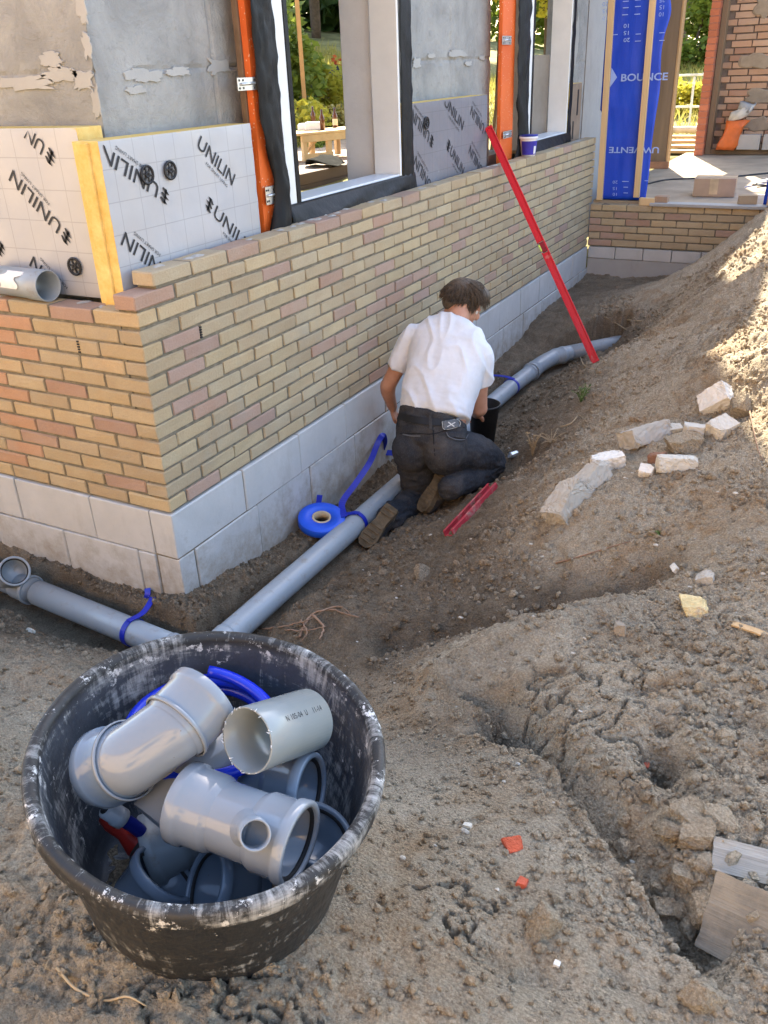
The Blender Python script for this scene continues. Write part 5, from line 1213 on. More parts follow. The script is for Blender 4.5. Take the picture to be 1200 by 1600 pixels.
strip([(625, 678), (650, 677), (676, 678), (700, 672), (725, 668)], .004, 'yoke_seam', plain('dark_seam', (.012, .013, .016), .9), .002, 6)
facepatch('cargo_pocket', [(622, 728), (633, 726), (632, 752), (621, 752)], M_DEN, .010)
# boots
M_BOOT = plain('dusty_black_leather', (.045, .044, .045), .75, .4, 14, .2, .003, 60, dirt=((.22, .18, .125), .56, 7)); M_SOLE = plain('muddy_sole', (.11, .085, .056), .95, .4, 18, .08, .006, 60)
def boot(heel, toe, upd, label_=None):
    heel, toe = Vector(heel), Vector(toe); y = (toe-heel).normalized(); z = Vector(upd); z = (z-y*z.dot(y)).normalized(); x = y.cross(z); L = (toe-heel).length
    M = Matrix((x, y, z)).transposed().to_4x4(); M.translation = heel
    out = [(0, .035), (.06, .039), (.2, .037), (.4, .033), (.6, .043), (.78, .049), (.92, .040), (1.0, .020)]
    m = MB(); P = [V(w_, L*q, 0) for q, w_ in out]+[V(-w_*.92, L*q, 0) for q, w_ in reversed(out)]; n = len(P)
    vs = [M @ (p_+V(0, 0, h)) for h in (0.0, .028) for p_ in P]; m.add(vs, [tuple(range(n-1, -1, -1)), tuple(n+i for i in range(n))]+[(i, (i+1) % n, n+(i+1) % n, n+i) for i in range(n)])
    for q in (.08, .2, .5, .62, .74, .86): m.box((-.034, L*q-.008, -.006), (.034, L*q+.008, .001), .002, 0, M)
    o = m.build('boot_sole', M_SOLE, man); o.location = -man.location
    m = MB(); X = lambda q, w_, h0, h1: (M @ V(0, L*q, (h0+h1)/2), (M.to_3x3() @ V(w_, 0, 0)), (M.to_3x3() @ V(0, 0, (h1-h0)/2)))
    loft(m, [X(.02, .030, .02, .13), X(.10, .038, .015, .155), X(.25, .039, .012, .15), X(.42, .038, .01, .12), X(.62, .043, .01, .095), X(.80, .045, .012, .078), X(.93, .036, .014, .066), X(1.0, .018, .018, .05)], 24, 2.4)
    loft(m, [(M @ V(0, L*.19, .08), M.to_3x3() @ V(.042, 0, 0), M.to_3x3() @ V(0, .062, 0)), (M @ V(0, L*.16, .20), M.to_3x3() @ V(.046, 0, 0), M.to_3x3() @ V(0, .058, 0))], 24)
    child('boot', remesh(m, .006, 3), M_BOOT)
tL_ = hit(566, 862)+V(0, 0, .035); hL_ = ony(609, 796, tL_.y+.16); tR_ = hit(655, 806)+V(0, 0, .03); hR_ = ony(690, 738, tR_.y+.11)
boot(hL_+(hL_-tL_).normalized()*.02, tL_, (-.05, .72, -.35)); boot(hR_+(hR_-tR_).normalized()*.02, tR_, (.42, .70, -.28))
# hair: cap plus many locks
hm = MB(); ball(hm, hp(0, -.022, .045), 1, (.087, .103, .092), HM); ball(hm, hp(0, .055, .085), 1, (.068, .066, .050), HM); ball(hm, hp(0, -.06, -.005), 1, (.066, .050, .048), HM)
rh = random.Random(5)
for k in range(2600):
    th, ph = rh.uniform(0, 6.283), math.acos(rh.uniform(-.42, 1)); d = V(math.sin(ph)*math.cos(th), math.sin(ph)*math.sin(th), math.cos(ph))
    if d.y > .55 and d.z < .25: continue
    p0 = V(d.x*.086, -.02+d.y*.102, .045+d.z*.091); top = max(0, d.z); L = (.030+.055*top*max(.25, d.y+.6))*rh.uniform(.7, 1.25)
    flow = V(rh.uniform(-.14, .14)+d.x*.35, .75*top-.25*(1-top)+(.5 if d.y > 0 else 0), -.75+.95*top*(.3 if d.y > .3 else .55)); flow.normalize()
    w0 = rh.uniform(.0009, .0021); a = p0; b = a+(flow+d*.45).normalized()*L*.5; c = b+(flow*1.0+V(0, 0, -.55 if d.y > .1 else -.15)).normalized()*L*.55
    hm.tube([hp(*a), hp(*a.lerp(b, .6)), hp(*b), hp(*c)], [w0, w0*1.1, w0*.8, w0*.15], 4, cap=False)
t = NT('brown_hair', .5, .35); v = t.wpos(); t.set('Base Color', t.mix(t.ramp(t.noise(60, 5, .7, t.scale(v, (1, 1, .4))), [(.3, 0), (.75, 1)]), (.034, .024, .016), (.125, .088, .056))); t.bump(t.noise(150, 4, .7, t.scale(v, (1, 1, .3))), .004, .8)
child('hair', hm.mesh('hair'), t.m)
# small black bucket in front of him
a, b = ony(754, 690, 1.98), ony(757, 630, 1.98); t = thing('bucket', 'small black bucket standing just beyond the kneeling man\'s right elbow', 'bucket', a); ax = b-a; h = ax.length
m = MB(); m.lathe([(0, .0), (.066, 0), (.084, h-.012), (.089, h-.010), (.090, h), (.083, h), (.062, .006), (0, .006)], 32, frame_to(ax)); m.build('bucket_shell', plain('black_bucket', (.016, .017, .02), .5, .3, 14), t)
m = MB(); M = frame_to(ax); pts = [M @ V(.09*math.cos(q), .09*math.sin(q), h-.012-.05*math.sin(q)) for q in np.linspace(0, math.pi, 14)]; m.tube(pts, .0025, 6); m.build('handle', M_GALV, t)
# ---------------------------------------------------------------- red level, red channel, site clutter
def red_mat(name, c, dirt):
    t = NT(name, .4, .4); v = t.wpos(); t.set('Base Color', t.mix(t.ramp(t.noise(11, 8, .7, v), [(dirt, 0), (dirt+.12, .8)]), c, (.40, .27, .22))); t.set('Roughness', t.ramp(t.noise(11, 8, .7, v), [(.4, .35), (.75, .8)])); return t.m
M_RED = red_mat('red_enamel', (.58, .012, .02), .62)
A = V(-.118, onx(763, 199, -.118).y, 1.165); A = onx(763, 199, -.118); B = hit(931, 566); 
t = thing('spirit_level', 'long red level leaning from the trench floor against the foil board', 'level', B); d = (A-B).normalized(); Ln = (A-B).length
sd_ = d.cross((CAM-B).normalized()).normalized(); fr = sd_.cross(d).normalized()
def lv(m, a, b, x0, x1, y0, y1, ch=.002): 
    M = Matrix((sd_, fr, d)).transposed().to_4x4(); m.box((x0, y0, a), (x1, y1, b), ch, 0, M)
vial = None
q = ony(846, 383, B.y+(A.y-B.y)*.5); tv = ((q-B).dot(d)); tv = Ln*.48
m = MB(); lv(m, 0, tv-.035, -.025, -.016, -.011, .011); lv(m, tv+.035, Ln, -.025, -.016, -.011, .011); lv(m, 0, Ln, .016, .025, -.011, .011); lv(m, .004, tv-.04, -.016, .016, -.004, .004); lv(m, tv+.04, Ln-.004, -.016, .016, -.004, .004); m.build('level_rail', M_RED, t)
m = MB(); lv(m, -.002, .012, -.026, .026, -.012, .012); m.build('end_cap', M_RED, t); m = MB(); lv(m, Ln-.012, Ln+.002, -.026, .026, -.012, .012); m.build('end_cap', M_RED, t)
m = MB(); lv(m, tv-.034, tv+.034, -.0155, .0155, -.010, .010); m.build('vial_housing', plain('dark_red_plastic', (.22, .01, .015), .4), t)
m = MB(); lv(m, tv-.024, tv+.024, -.025, -.013, -.012, .0125, .004); m.build('vial', plain('yellow_green_vial', (.55, .75, .12), .15, .05, 5, .6), t)
# short red channel on the bank
A, B = hit(701, 838)+V(0, 0, .014), hit(770, 763)+V(0, 0, .014); d = (B-A).normalized(); nn = gnorm((A.x+B.x)/2, (A.y+B.y)/2); x = d.cross(nn).normalized(); nn = x.cross(d)
t = thing('metal_channel', 'chipped red metal channel lying on the soil right of the kneeling man', 'channel', A); L = (B-A).length; M = Matrix((x, d, nn)).transposed().to_4x4()
M_RED2 = red_mat('chipped_red_paint', (.40, .03, .045), .52)
m = MB(); m.box((-.024, 0, -.014), (.024, L, -.011), .001, 0, M); m.build('web', M_RED2, t)
for sx in (-1, 1):
    m = MB(); m.box((sx*.024-.0016, -.002, -.0145), (sx*.024+.0016, L+.002, .014), .0008, 0, M); m.build('flange', M_RED2, t)
    m = MB(); m.box((min(sx*.0255, sx*.015), -.001, .0145), (max(sx*.0255, sx*.015), L, .017), .0006, 0, M); m.build('lip', M_RED2, t)

def rock(name, label, u, v, size, mat, seed, cat='stone', rot=(0, 0, 0), box=True, sink=.25, group=None, sub=3, tint_=None):
    """an angular broken lump: a cube cut by random planes"""
    r = random.Random(seed); p_ = hit(u, v); bm = bmesh.new(); bmesh.ops.create_cube(bm, size=2)
    bmesh.ops.scale(bm, vec=Vector(size)/2, verts=bm.verts)
    for k in range(9 if box else 14):
        n = Vector((r.gauss(0, 1), r.gauss(0, 1), r.gauss(0, 1))).normalized(); ext = max((w_.co.dot(n) for w_ in bm.verts)); cut = ext*r.uniform(.80, .95) if box else ext*r.uniform(.62, .86)
        g = bmesh.ops.bisect_plane(bm, geom=bm.verts[:]+bm.edges[:]+bm.faces[:], plane_co=n*cut, plane_no=n, clear_outer=True)
        ed = [e for e in g['geom_cut'] if isinstance(e, bmesh.types.BMEdge)]
        if ed: bmesh.ops.contextual_create(bm, geom=ed)
    bmesh.ops.triangulate(bm, faces=bm.faces)
    for _ in range(sub): bmesh.ops.subdivide_edges(bm, edges=bm.edges, cuts=1, use_grid_fill=True)
    s0 = max(size)
    bmesh.ops.recalc_face_normals(bm, faces=bm.faces); bm.normal_update()
    for w_ in bm.verts:
        c = w_.co*(6/s0)+Vector((seed*3.1, seed, 0)); w_.co += w_.normal*s0*(.024*mnoise.noise(c)+.022*mnoise.noise(c*2.7)+.018*mnoise.noise(c*6)+.012*mnoise.noise(c*14))
    me = bpy.data.meshes.new(name); bm.to_mesh(me); bm.free()
    o = link(name, me, mat); n = gnorm(p_.x, p_.y, .06); ex = V(math.cos(R_(rot[2])), math.sin(R_(rot[2])), 0); ex = (ex-n*ex.dot(n)).normalized(); o.rotation_euler = (Matrix((ex, n.cross(ex), n)).transposed() @ Euler((R_(rot[0]), R_(rot[1]), 0)).to_matrix()).to_euler(); o.location = p_+n*size[2]*(.5-sink)
    return tag(o, label, cat, group)
M_LS = block_mat('broken_lime_block', (.60, .55, .45), (.36, .29, .20)); M_LS2 = block_mat('grey_broken_block', (.45, .40, .32), (.31, .25, .17)); M_CLN = plain('white_broken_block', (.72, .68, .60), .9, .1, 12, .1, .006, 70, dirt=((.40, .34, .25), .57, 9))
G = 'rubble lumps on the bank'
rock('block_rubble', 'largest white block lump high on the bank at the right', 1124, 630, (.135, .11, .09), M_CLN, 3, rot=(8, -6, 20), group=G)
rock('block_rubble', 'grey broken block with a flat top in the middle of the bank', 1010, 686, (.20, .125, .08), M_LS2, 8, rot=(-14, 8, 50), group=G)
rock('block_rubble', 'long grey lump lowest on the bank with white paste on it', 887, 795, (.20, .10, .10), M_LS2, 5, rot=(4, -4, 72), group=G)
rock('block_rubble', 'grey lump joined above the lowest lump', 927, 757, (.16, .085, .085), M_LS2, 12, rot=(4, -8, 66), group=G)
rock('block_rubble', 'clean white block corner lying above the long grey lump', 952, 730, (.13, .075, .075), M_CLN, 17, rot=(6, 8, 30), group=G)
rock('block_rubble', 'small white chip right of the clean white block corner', 1011, 741, (.055, .045, .045), M_CLN, 23, rot=(20, 10, 0), group=G)
rock('block_rubble', 'pale wedge of block half buried below the flat grey lump', 1058, 731, (.15, .06, .06), M_LS, 29, rot=(0, 12, 25), group=G)
rock('block_rubble', 'small pale lump between the flat grey lump and the largest white lump', 1054, 677, (.06, .05, .05), M_LS, 31, rot=(10, 0, 30), group=G)
rock('block_rubble', 'pale lump with a soil crust right of the small pale lump', 1086, 680, (.09, .06, .06), M_LS, 37, rot=(0, 20, 10), group=G)
rock('block_rubble', 'cream broken block under the largest white lump', 1130, 677, (.10, .085, .075), M_LS, 41, rot=(24, 10, 50), group=G)
rock('soil_lump', 'brown crusted soil lump between the pale rubble', 1070, 703, (.16, .10, .08), M_SOIL, 43, 'soil lump', rot=(0, 0, 30), box=False)
rock('soil_lump', 'grey brown lump behind the largest white lump', 1160, 640, (.08, .08, .075), soil_mat('dry_lump', False), 47, 'soil lump', box=False)
rock('brick_shard', 'reddish shard beside the flat grey lump', 1028, 722, (.07, .05, .05), plain('red_brown_shard', (.24, .12, .07), .9, .2, 20), 51, 'shard')
m = MB()
c = hit(902, 777)
M_ST = soil_mat('dusty_stone', False)
rock('field_stone', 'rounded grey stone above the yellow foam scrap', 1101, 910, (.06, .055, .05), plain('pale_stone', (.40, .36, .30), .9, .2, 20, .15, .004, 90), 61, box=False, sink=.3)
rock('field_stone', 'upright grey brown stone on the bright hump', 969, 990, (.034, .03, .05), plain('brown_stone', (.30, .25, .19), .9, .2, 20, .15, .004, 90), 67, box=False, sink=.25)
rock('block_rubble', 'slim white splinter above the rounded grey stone', 1055, 888, (.02, .055, .014), M_CLN, 71, rot=(0, 0, 25))
rock('foam_scrap', 'torn scrap of yellow foam on the crumbly bank', 1086, 952, (.075, .095, .03), plain('dirty_cream_foam', (.60, .47, .24), .9, .3, 22, .1, .005, 60, dirt=((.42, .34, .24), .52, 16)), 73, 'foam scrap', rot=(10, 12, 20), box=False, sink=.2)
rock('roof_tile_shard', 'bright orange red tile shard in the near soil', 799, 1322, (.044, .05, .016), plain('orange_tile', (.50, .105, .05), .85, .25, 20), 80, 'shard', rot=(20, 0, 30), box=False, sink=.25)
rock('roof_tile_shard', 'tiny orange red chip below the bright tile shard', 816, 1380, (.02, .022, .012), plain('orange_tile', (.50, .10, .05), .8, .2, 20), 83, 'shard', sink=.35)
rock('pebble', 'small white pebble left of the orange tile shard', 731, 1293, (.018, .014, .012), M_LS, 89, 'pebble'); rock('pebble', 'white pebble low in the middle of the near soil', 870, 1508, (.011, .011, .009), M_CLN, 97, 'pebble')
rock('pebble', 'white pebble on the soil left of the tub rim', 47, 988, (.03, .022, .018), M_LS, 101, 'pebble'); rock('pebble', 'rust red chip at the edge of the deep footprint', 1008, 1196, (.012, .02, .012), plain('rust_chip', (.35, .09, .05), .8), 103, 'pebble')
rock('field_stone', 'stone beside the tape roll on the trench ledge', 452, 823, (.06, .05, .04), plain('ledge_stone', (.33, .30, .25), .9, .2, 20), 107, box=False); rock('field_stone', 'pale flat stone in the slope below the rubble', 935, 715, (.035, .03, .02), M_LS2, 109, box=False)
for k, (u, v, s, lb) in enumerate(((1090, 1310, .05, 'largest brown clod beside the grey boards'), (1125, 1290, .045, 'pale clod just left of the upper grey board'), (1075, 1275, .05, 'flat clod above the largest brown clod'), (1105, 1420, .045, 'square clod left of the lower grey board'),
                              (1070, 1370, .036, 'rounded clod in the crumbled hollow'), (1050, 1300, .04, 'clod at the left edge of the crumbled patch'), (1040, 1420, .045, 'smooth clod at the lip of the dark hollow'), (1095, 1570, .045, 'clod in front of the lower grey board'), (850, 1450, .05, 'flat crust flake in the near soil'), (660, 900, .05, 'clod in the trench side below the red channel'), (980, 1330, .03, 'small clod beside the scraped groove'))):
    rock('soil_clod', lb, u, v, (s*1.5, s*1.3, s*.85), M_ST if k % 2 else M_SOIL, 200+k, 'soil clod', rot=(k*13, k*7, k*31), box=False, sink=.22, sub=3)
# foil wrapper, wood sliver
p_ = hit(803, 715); t = tag(link('foil_scrap', (lambda b: (b.tube([(-.035, 0, 0), (-.02, .0, .012), (.02, .01, .014), (.046, .01, .004)], [.008, .019, .016, .006], 7, smooth=False), b.mesh('foil_scrap'))[1])(MB()), plain('crumpled_foil', (.62, .63, .62), .25, .2, 30, .5, .004, 80, .7), None, p_+V(0, 0, .006), (0, 0, R_(50))), 'crumpled bit of foil right of the man\'s knee', 'litter')
a, b = hit(1145, 978)+V(0, 0, .008), hit(1212, 1004)+V(0, 0, .008); m = MB(); m.ribbon([Vector(), (b-a)*.55+V(0, 0, .004), (b-a)], V(.3, 1, .2), .018, .006); m.add(*chamfer((-.002, -.002, 0), (.002, .002, .002))); tag(m.build('wood_splinter', M_RAWW, None, a), 'pale split of wood on the crumbly bank at the right edge', 'wood splinter')
# weathered boards bottom right
def grey_wood(name='weathered_grey_wood', c1=(.24, .215, .18), c2=(.42, .39, .34), dust=.48):
    t = NT(name, .9, .12); o = t.co(); s = t.scale(o, (1, 22, 22))
    c = t.mix(t.ramp(t.noise(3, 8, .7, s, .8), [(.3, 0), (.7, 1)]), c1, c2); c = t.mix(t.ramp(t.noise(7, 7, .7, o), [(dust, 0), (dust+.18, .8)]), c, (.34, .285, .21)); t.set('Base Color', c)
    t.bump(t.noise(4, 8, .75, s, .8), .005, 1.0); return t.m
M_GW = grey_wood()
def plank(label, pix, th, lift, mat=None):
    pts = [hit(u, v)+V(0, 0, lift) for u, v in pix]; c = sum(pts, Vector())/len(pts); ex = (pts[1]-pts[0]).normalized(); n = ex.cross(pts[-1]-pts[0]).normalized(); n = n if n.z > 0 else -n; ey = n.cross(ex)
    L = sum(abs((q-c).dot(ex)) for q in pts)/4; W = sum(abs((q-c).dot(ey)) for q in pts)/4; nx_, ny_ = 40, 22; vs = []; 
    for s in (1, -1):
        for i in range(nx_+1):
            for k in range(ny_+1):
                x = -L+2*L*i/nx_; y = -W+2*W*k/ny_; e = 1.0 if s > 0 else 0
                x += .003*mnoise.noise(Vector((y*60, 1, c.x*9))) if i in (0, nx_) else 0
                y += .004*mnoise.noise(Vector((x*14, 7, c.y*9))) if k in (0, ny_) else 0
                vs.append((x, y, s*th/2+e*(.0016*mnoise.noise(Vector((x*4, y*95, c.x)))+.002*mnoise.noise(Vector((x*9, y*9, 3))))))
    q = lambda i, k, s: s*(nx_+1)*(ny_+1)+i*(ny_+1)+k; m = MB()
    fs = [(q(i, k, 0), q(i+1, k, 0), q(i+1, k+1, 0), q(i, k+1, 0)) for i in range(nx_) for k in range(ny_)]+[(q(i, k, 1), q(i, k+1, 1), q(i+1, k+1, 1), q(i+1, k, 1)) for i in range(nx_) for k in range(ny_)]
    rim_ = [(i, 0) for i in range(nx_+1)]+[(nx_, k) for k in range(1, ny_+1)]+[(i, ny_) for i in range(nx_-1, -1, -1)]+[(0, k) for k in range(ny_-1, 0, -1)]
    fs += [(q(*a, 0), q(*a, 1), q(*b, 1), q(*b, 0)) for a, b in zip(rim_, rim_[1:]+rim_[:1])]; m.add(vs, fs); o = m.build('board', mat or M_GW, None, c); o.rotation_euler = Matrix((ex, ey, n)).transposed().to_euler(); return tag(o, label, 'board')
plank('silvery weathered board end sticking out of the soil, upper of two', [(1122, 1318), (1250, 1352), (1270, 1412), (1100, 1352)], .022, .004)
plank('larger dusty weathered board in the bottom right corner', [(1116, 1372), (1270, 1440), (1270, 1590), (1100, 1500)], .022, .024, grey_wood('dusty_brown_board', (.15, .13, .10), (.26, .23, .185), .40))
# roots, twigs, dry stalks and weeds
M_ROOT = plain('dry_root', (.27, .17, .11), .9, .25, 20); M_TWIG = plain('dead_stalk', (.40, .30, .18), .9, .25, 20); M_LEAF = plain('weed_leaf', (.09, .14, .03), .7, .3, 12)
t = thing('root_tangle', 'tangle of brown roots on the soil behind the tub', 'roots', hit(490, 975)); o = t.location.copy(); rr = random.Random(4)
for k, pl in enumerate((((468, 1000), (478, 975), (492, 962), (520, 956), (560, 968)), ((405, 985), (440, 982), (475, 978), (500, 965)), ((488, 966), (505, 985), (500, 1005)), ((420, 992), (450, 990), (480, 990), (510, 985)), ((500, 960), (530, 950), (548, 962)), ((470, 975), (480, 995), (470, 1010)))):
    pts = [hit(u, v)-o+V(0, 0, .006+rr.uniform(0, .014)) for u, v in pl]; P = smooth_path(pts, 6); P = [p_+V(rr.uniform(-1, 1), rr.uniform(-1, 1), rr.uniform(-.5, 1))*.003 for p_ in P]; n = len(P); m = MB(); m.tube(P, [.0058*(1-.6*i/n)*(1 if k in (0, 2) else .65) for i in range(n)], 7); m.build('root', M_ROOT, t)
def twig(label, pl, r0, lift=.006, mat=None):
    pts = [hit(u, v)+V(0, 0, lift) for u, v in pl]; o = pts[0].copy(); P = smooth_path([p_-o for p_ in pts], 5); n = len(P); m = MB(); m.tube(P, [r0*(1-.5*i/n) for i in range(n)], 6); tag(m.build('twig', mat or M_TWIG, None, o), label, 'twig')
twig('bent pale twig left of the flat grey rubble', [(875, 670), (892, 664), (905, 652), (918, 664)], .004, .01); twig('thin pale twig on the far slope left of the level foot', [(944, 498), (962, 508), (978, 518)], .006, .015); twig('twig on the far slope nearer the wall end', [(980, 503), (1003, 505)], .007, .015)
twig('dark twig lying across the bank under the rubble', [(868, 882), (905, 872), (950, 858), (985, 848)], .0035, .006, M_ROOT); twig('thin root fibre at the front left of the tub', [(90, 1515), (120, 1548), (165, 1566), (200, 1560), (230, 1575)], .003, .005, M_TWIG); twig('short twig on the bank above the footprint', [(1170, 640), (1183, 700), (1192, 722)], .003, .006, M_ROOT)
twig('wiry stalk lying beside the far pipe bend', [(893, 553), (905, 560), (912, 575), (928, 582)], .004, .02)
def weed(label, u, v, n, hgt, spread, leaf, mat, seed, stalk=M_TWIG):
    r = random.Random(seed); p_ = hit(u, v)-V(0, 0, .004); t = thing('weed', label, 'weed', p_); ms = MB(); ml = MB()
    for k in range(n):
        a = r.uniform(0, 6.28); tip = V(math.cos(a)*spread*r.uniform(.3, 1), math.sin(a)*spread*r.uniform(.3, 1), hgt*r.uniform(.5, 1)); P = smooth_path([V(0, 0, 0), tip*.5+V(0, 0, hgt*.2), tip], 4); ms.tube(P, [.0022*(1-.6*i/len(P)) for i in range(len(P))], 5)
        for q in range(leaf):
            c = P[r.randrange(2, len(P))]; d = V(r.uniform(-1, 1), r.uniform(-1, 1), r.uniform(-.2, .8)).normalized(); s = r.uniform(.012, .024); x = d.cross(V(0, 0, 1)).normalized()*s*.28
            ml.add([c, c+d*s*.5+x, c+d*s, c+d*s*.5-x], [(0, 1, 2, 3)])
    ms.build('stems', stalk, t)
    if leaf: ml.build('leaves', mat, t)
weed('small green weed on the slope near the foot of the red level', 908, 628, 12, .09, .07, 7, M_LEAF, 3, M_LEAF); weed('dead brown stalks beside the kneeling man\'s knee', 832, 712, 12, .15, .06, 3, plain('dead_leaf', (.33, .22, .11), .9), 5); weed('sprawl of dry grass stalks right of the brown stalks', 862, 690, 14, .05, .14, 0, M_LEAF, 9); weed('tiny green seedling on the bank', 1028, 838, 5, .02, .02, 4, M_LEAF, 12, M_LEAF)
weed('dry wisp at the foot of the red level', 913, 575, 7, .05, .04, 0, M_LEAF, 15)
# clutter on the walls and in the extension
c = onx(825, 247, -.05); t = thing('sealant_tub', 'small white tub with blue lid and blue label standing on the wall', 'tub', (c.x-.0, c.y, 15*CH))
M_WP = plain('white_plastic', (.72, .72, .75), .4, .05, 10); m = MB(); m.lathe([(0, 0), (.050, 0), (.062, .118), (.062, .124), (.0, .124)], 32); m.build('tub_body', M_WP, t)
m = MB(); m.lathe([(.0575, .05), (.0700, .128), (.0700, .144), (.062, .150), (0, .150)], 32, Matrix.Translation((0, 0, -.0))) if False else m.lathe([(.0625, .116), (.069, .118), (.069, .132), (.060, .134)], 32); m.build('rim', M_WP, t)
m = MB(); m.lathe([(.0, .1345), (.064, .1345), (.066, .137), (.066, .144), (.0, .146)], 32); m.build('lid', plain('dark_blue_lid', (.02, .03, .25), .4), t)
m = MB(); vs = []
for i in range(15):
    for z in (.012, .104):
        a = R_(-125+170*i/14); r = .0508+.012*z/.118+.0008; vs.append((r*math.cos(a), r*math.sin(a), z))
m.add(vs, [(2*i, 2*i+2, 2*i+3, 2*i+1) for i in range(14)], 0, True); m.build('label', plain('violet_blue_label', (.035, .03, .32), .5), t)
m = MB(); vs = []
for i in range(5):
    for z in (.018, .07):
        a = R_(-30+24*i/4); r = .0508+.012*z/.118+.002; vs.append((r*math.cos(a), r*math.sin(a), z))
m.add(vs, [(2*i, 2*i+2, 2*i+3, 2*i+1) for i in range(4)], 0, True); m.build('label_panel', M_WP, t)
M_CARD = plain('brown_cardboard', (.40, .29, .19), .85, .12, 8, .15, .001, 60); a, b = onz(1082, 307, .392), onz(1147, 308, .392); t = thing('cardboard_box', 'closed brown cardboard box on the extension floor edge', 'box', a); ex = (b-a); W = ex.length; an = math.atan2(ex.y, ex.x); t.rotation_euler = (0, 0, an)
m = MB(); m.box((0, 0, 0), (W, .26, .152), .002); m.build('carton', M_CARD, t); m = MB(); m.box((W*.385, -.0015, .02), (W*.585, .0, .1525), 0); m.build('tape', plain('buff_tape', (.50, .38, .22), .4), t)
m = MB(); m.box((.0, .1, .1528), (W, .155, .1536)); m.build('tape', plain('buff_tape_top', (.50, .38, .22), .4), t)
def loose(label, u, v, sx, sy, sz, col, rz, mat=M_BRICK, yy=5.88, name='loose_brick', zz=None):
    c = ony(u, v, yy); mb = MB(); mb.box((-sx/2, -sy/2, 0), (sx/2, sy/2, sz), .003, .0015); o = mb.build(name, mat, None, (c.x, yy+sy/2, zz if zz is not None else 6*CH+.001), (0, 0, R_(rz))); o.color = col+(1,); return tag(o, label, 'brick')
loose('yellow wood offcut on the far low wall below the second batten', 1010, 316, .13, .05, .062, (.55, .4, .2), 0, M_BATT, 5.835, 'wood_offcut'); loose('loose pinkish brick on the far low wall beside the wood offcut', 1033, 308, .11, .09, .075, (.42, .29, .2), 0, M_BRICK, 5.86)
loose('loose brick at the floor edge near the right blue membrane', 1167, 311, .15, .10, .07, (.40, .31, .21), 8, M_BRICK, 5.90, zz=.393)
t = thing('tool_bundle', 'bundle of dark tools and packaging behind the loose brick by the right membrane', 'tools', onz(1180, 298, .393)); o_ = t.location
for k in range(6):
    m = MB(); a = V(rb.uniform(-.1, .05), rb.uniform(-.05, .1), .02+.012*k); m.bar(a, a+V(rb.uniform(.10, .24), rb.uniform(-.05, .12), rb.uniform(.0, .06)), .02, .012, .002); m.build('tool', [M_BLKP, M_GALV, M_WP][k % 3], t)
twig2 = tag(link('power_cable', (lambda b: (b.tube(smooth_path([onz(1000, 290, .395), onz(1040, 281, .395), onz(1080, 279, .395), onz(1135, 277, .395), onz(1165, 274, .395), onz(1215, 269, .395)], 6), .009, 8), b.mesh('power_cable'))[1])(MB()), M_BLKP), 'black cable lying across the extension floor behind the cardboard box', 'cable')
# orange bag of rubble, two blocks by the old wall
c = onz(1133, 235, .46); c = V(.50, 10.06, .456); t = thing('rubble_bag', 'orange plastic rubble bag leaning on the old brick wall', 'bag', c); M_OB = plain('orange_plastic_bag', (.62, .13, .025), .45, .2, 8, .4, .006, 30); m = MB()
rings = []
for i, (z, w_, d_) in enumerate(((0, .13, .07), (.06, .14, .085), (.16, .135, .085), (.27, .13, .08), (.36, .15, .085))): rings.append((V(.02+z*.30, -.02+z*.05, z*.92), V(w_*.86*(1+.08*math.sin(i*2)), 0, 0), V(0, d_, 0)))
loft(m, rings, 26, 2.6); bm_ = m.mesh('bag'); 
for v in bm_.vertices: v.co += Vector((mnoise.noise(v.co*14), mnoise.noise(v.co*14+Vector((9, 0, 0))), mnoise.noise(v.co*11)))*.018
link('bag_skin', bm_, M_OB, t)
m = MB(); loft(m, [(V(.12, 0, .345), V(.12, 0, .03), V(0, .07, 0)), (V(.17, 0, .47), V(.13, 0, .05), V(0, .08, 0))], 20); b2 = m.mesh('sack')
for v in b2.vertices: v.co += Vector((mnoise.noise(v.co*16), mnoise.noise(v.co*16+Vector((5, 0, 0))), mnoise.noise(v.co*13)))*.028
link('paper_sack', b2, plain('pale_paper_sack', (.52, .48, .42), .8, .2, 12), t); m = MB(); m.lathe([(0, 0), (.075, .0), (.085, .09), (.07, .1), (0, .08)], 20, Matrix.Translation((.17, .0, .43)) @ Matrix.Rotation(R_(18), 4, 'Y')); m.build('grey_tin', plain('grey_tin', (.30, .30, .30), .4, .1, 10), t)
for u0, u1, lb in ((1151, 1186, 'pale building block standing right of the orange bag'), (1191, 1215, 'second pale block at the picture edge by the old brick wall')):
    a, b = ony(u0, 234, 10.08), ony(u1, 234, 10.08); mb = MB(); mb.box((0, 0, 0), (b.x-a.x, .11, .17), .004, .002); tag(mb.build('building_block', block_mat('tan_block', (.43, .36, .28)), None, (a.x, 10.01, .456)), lb, 'block')
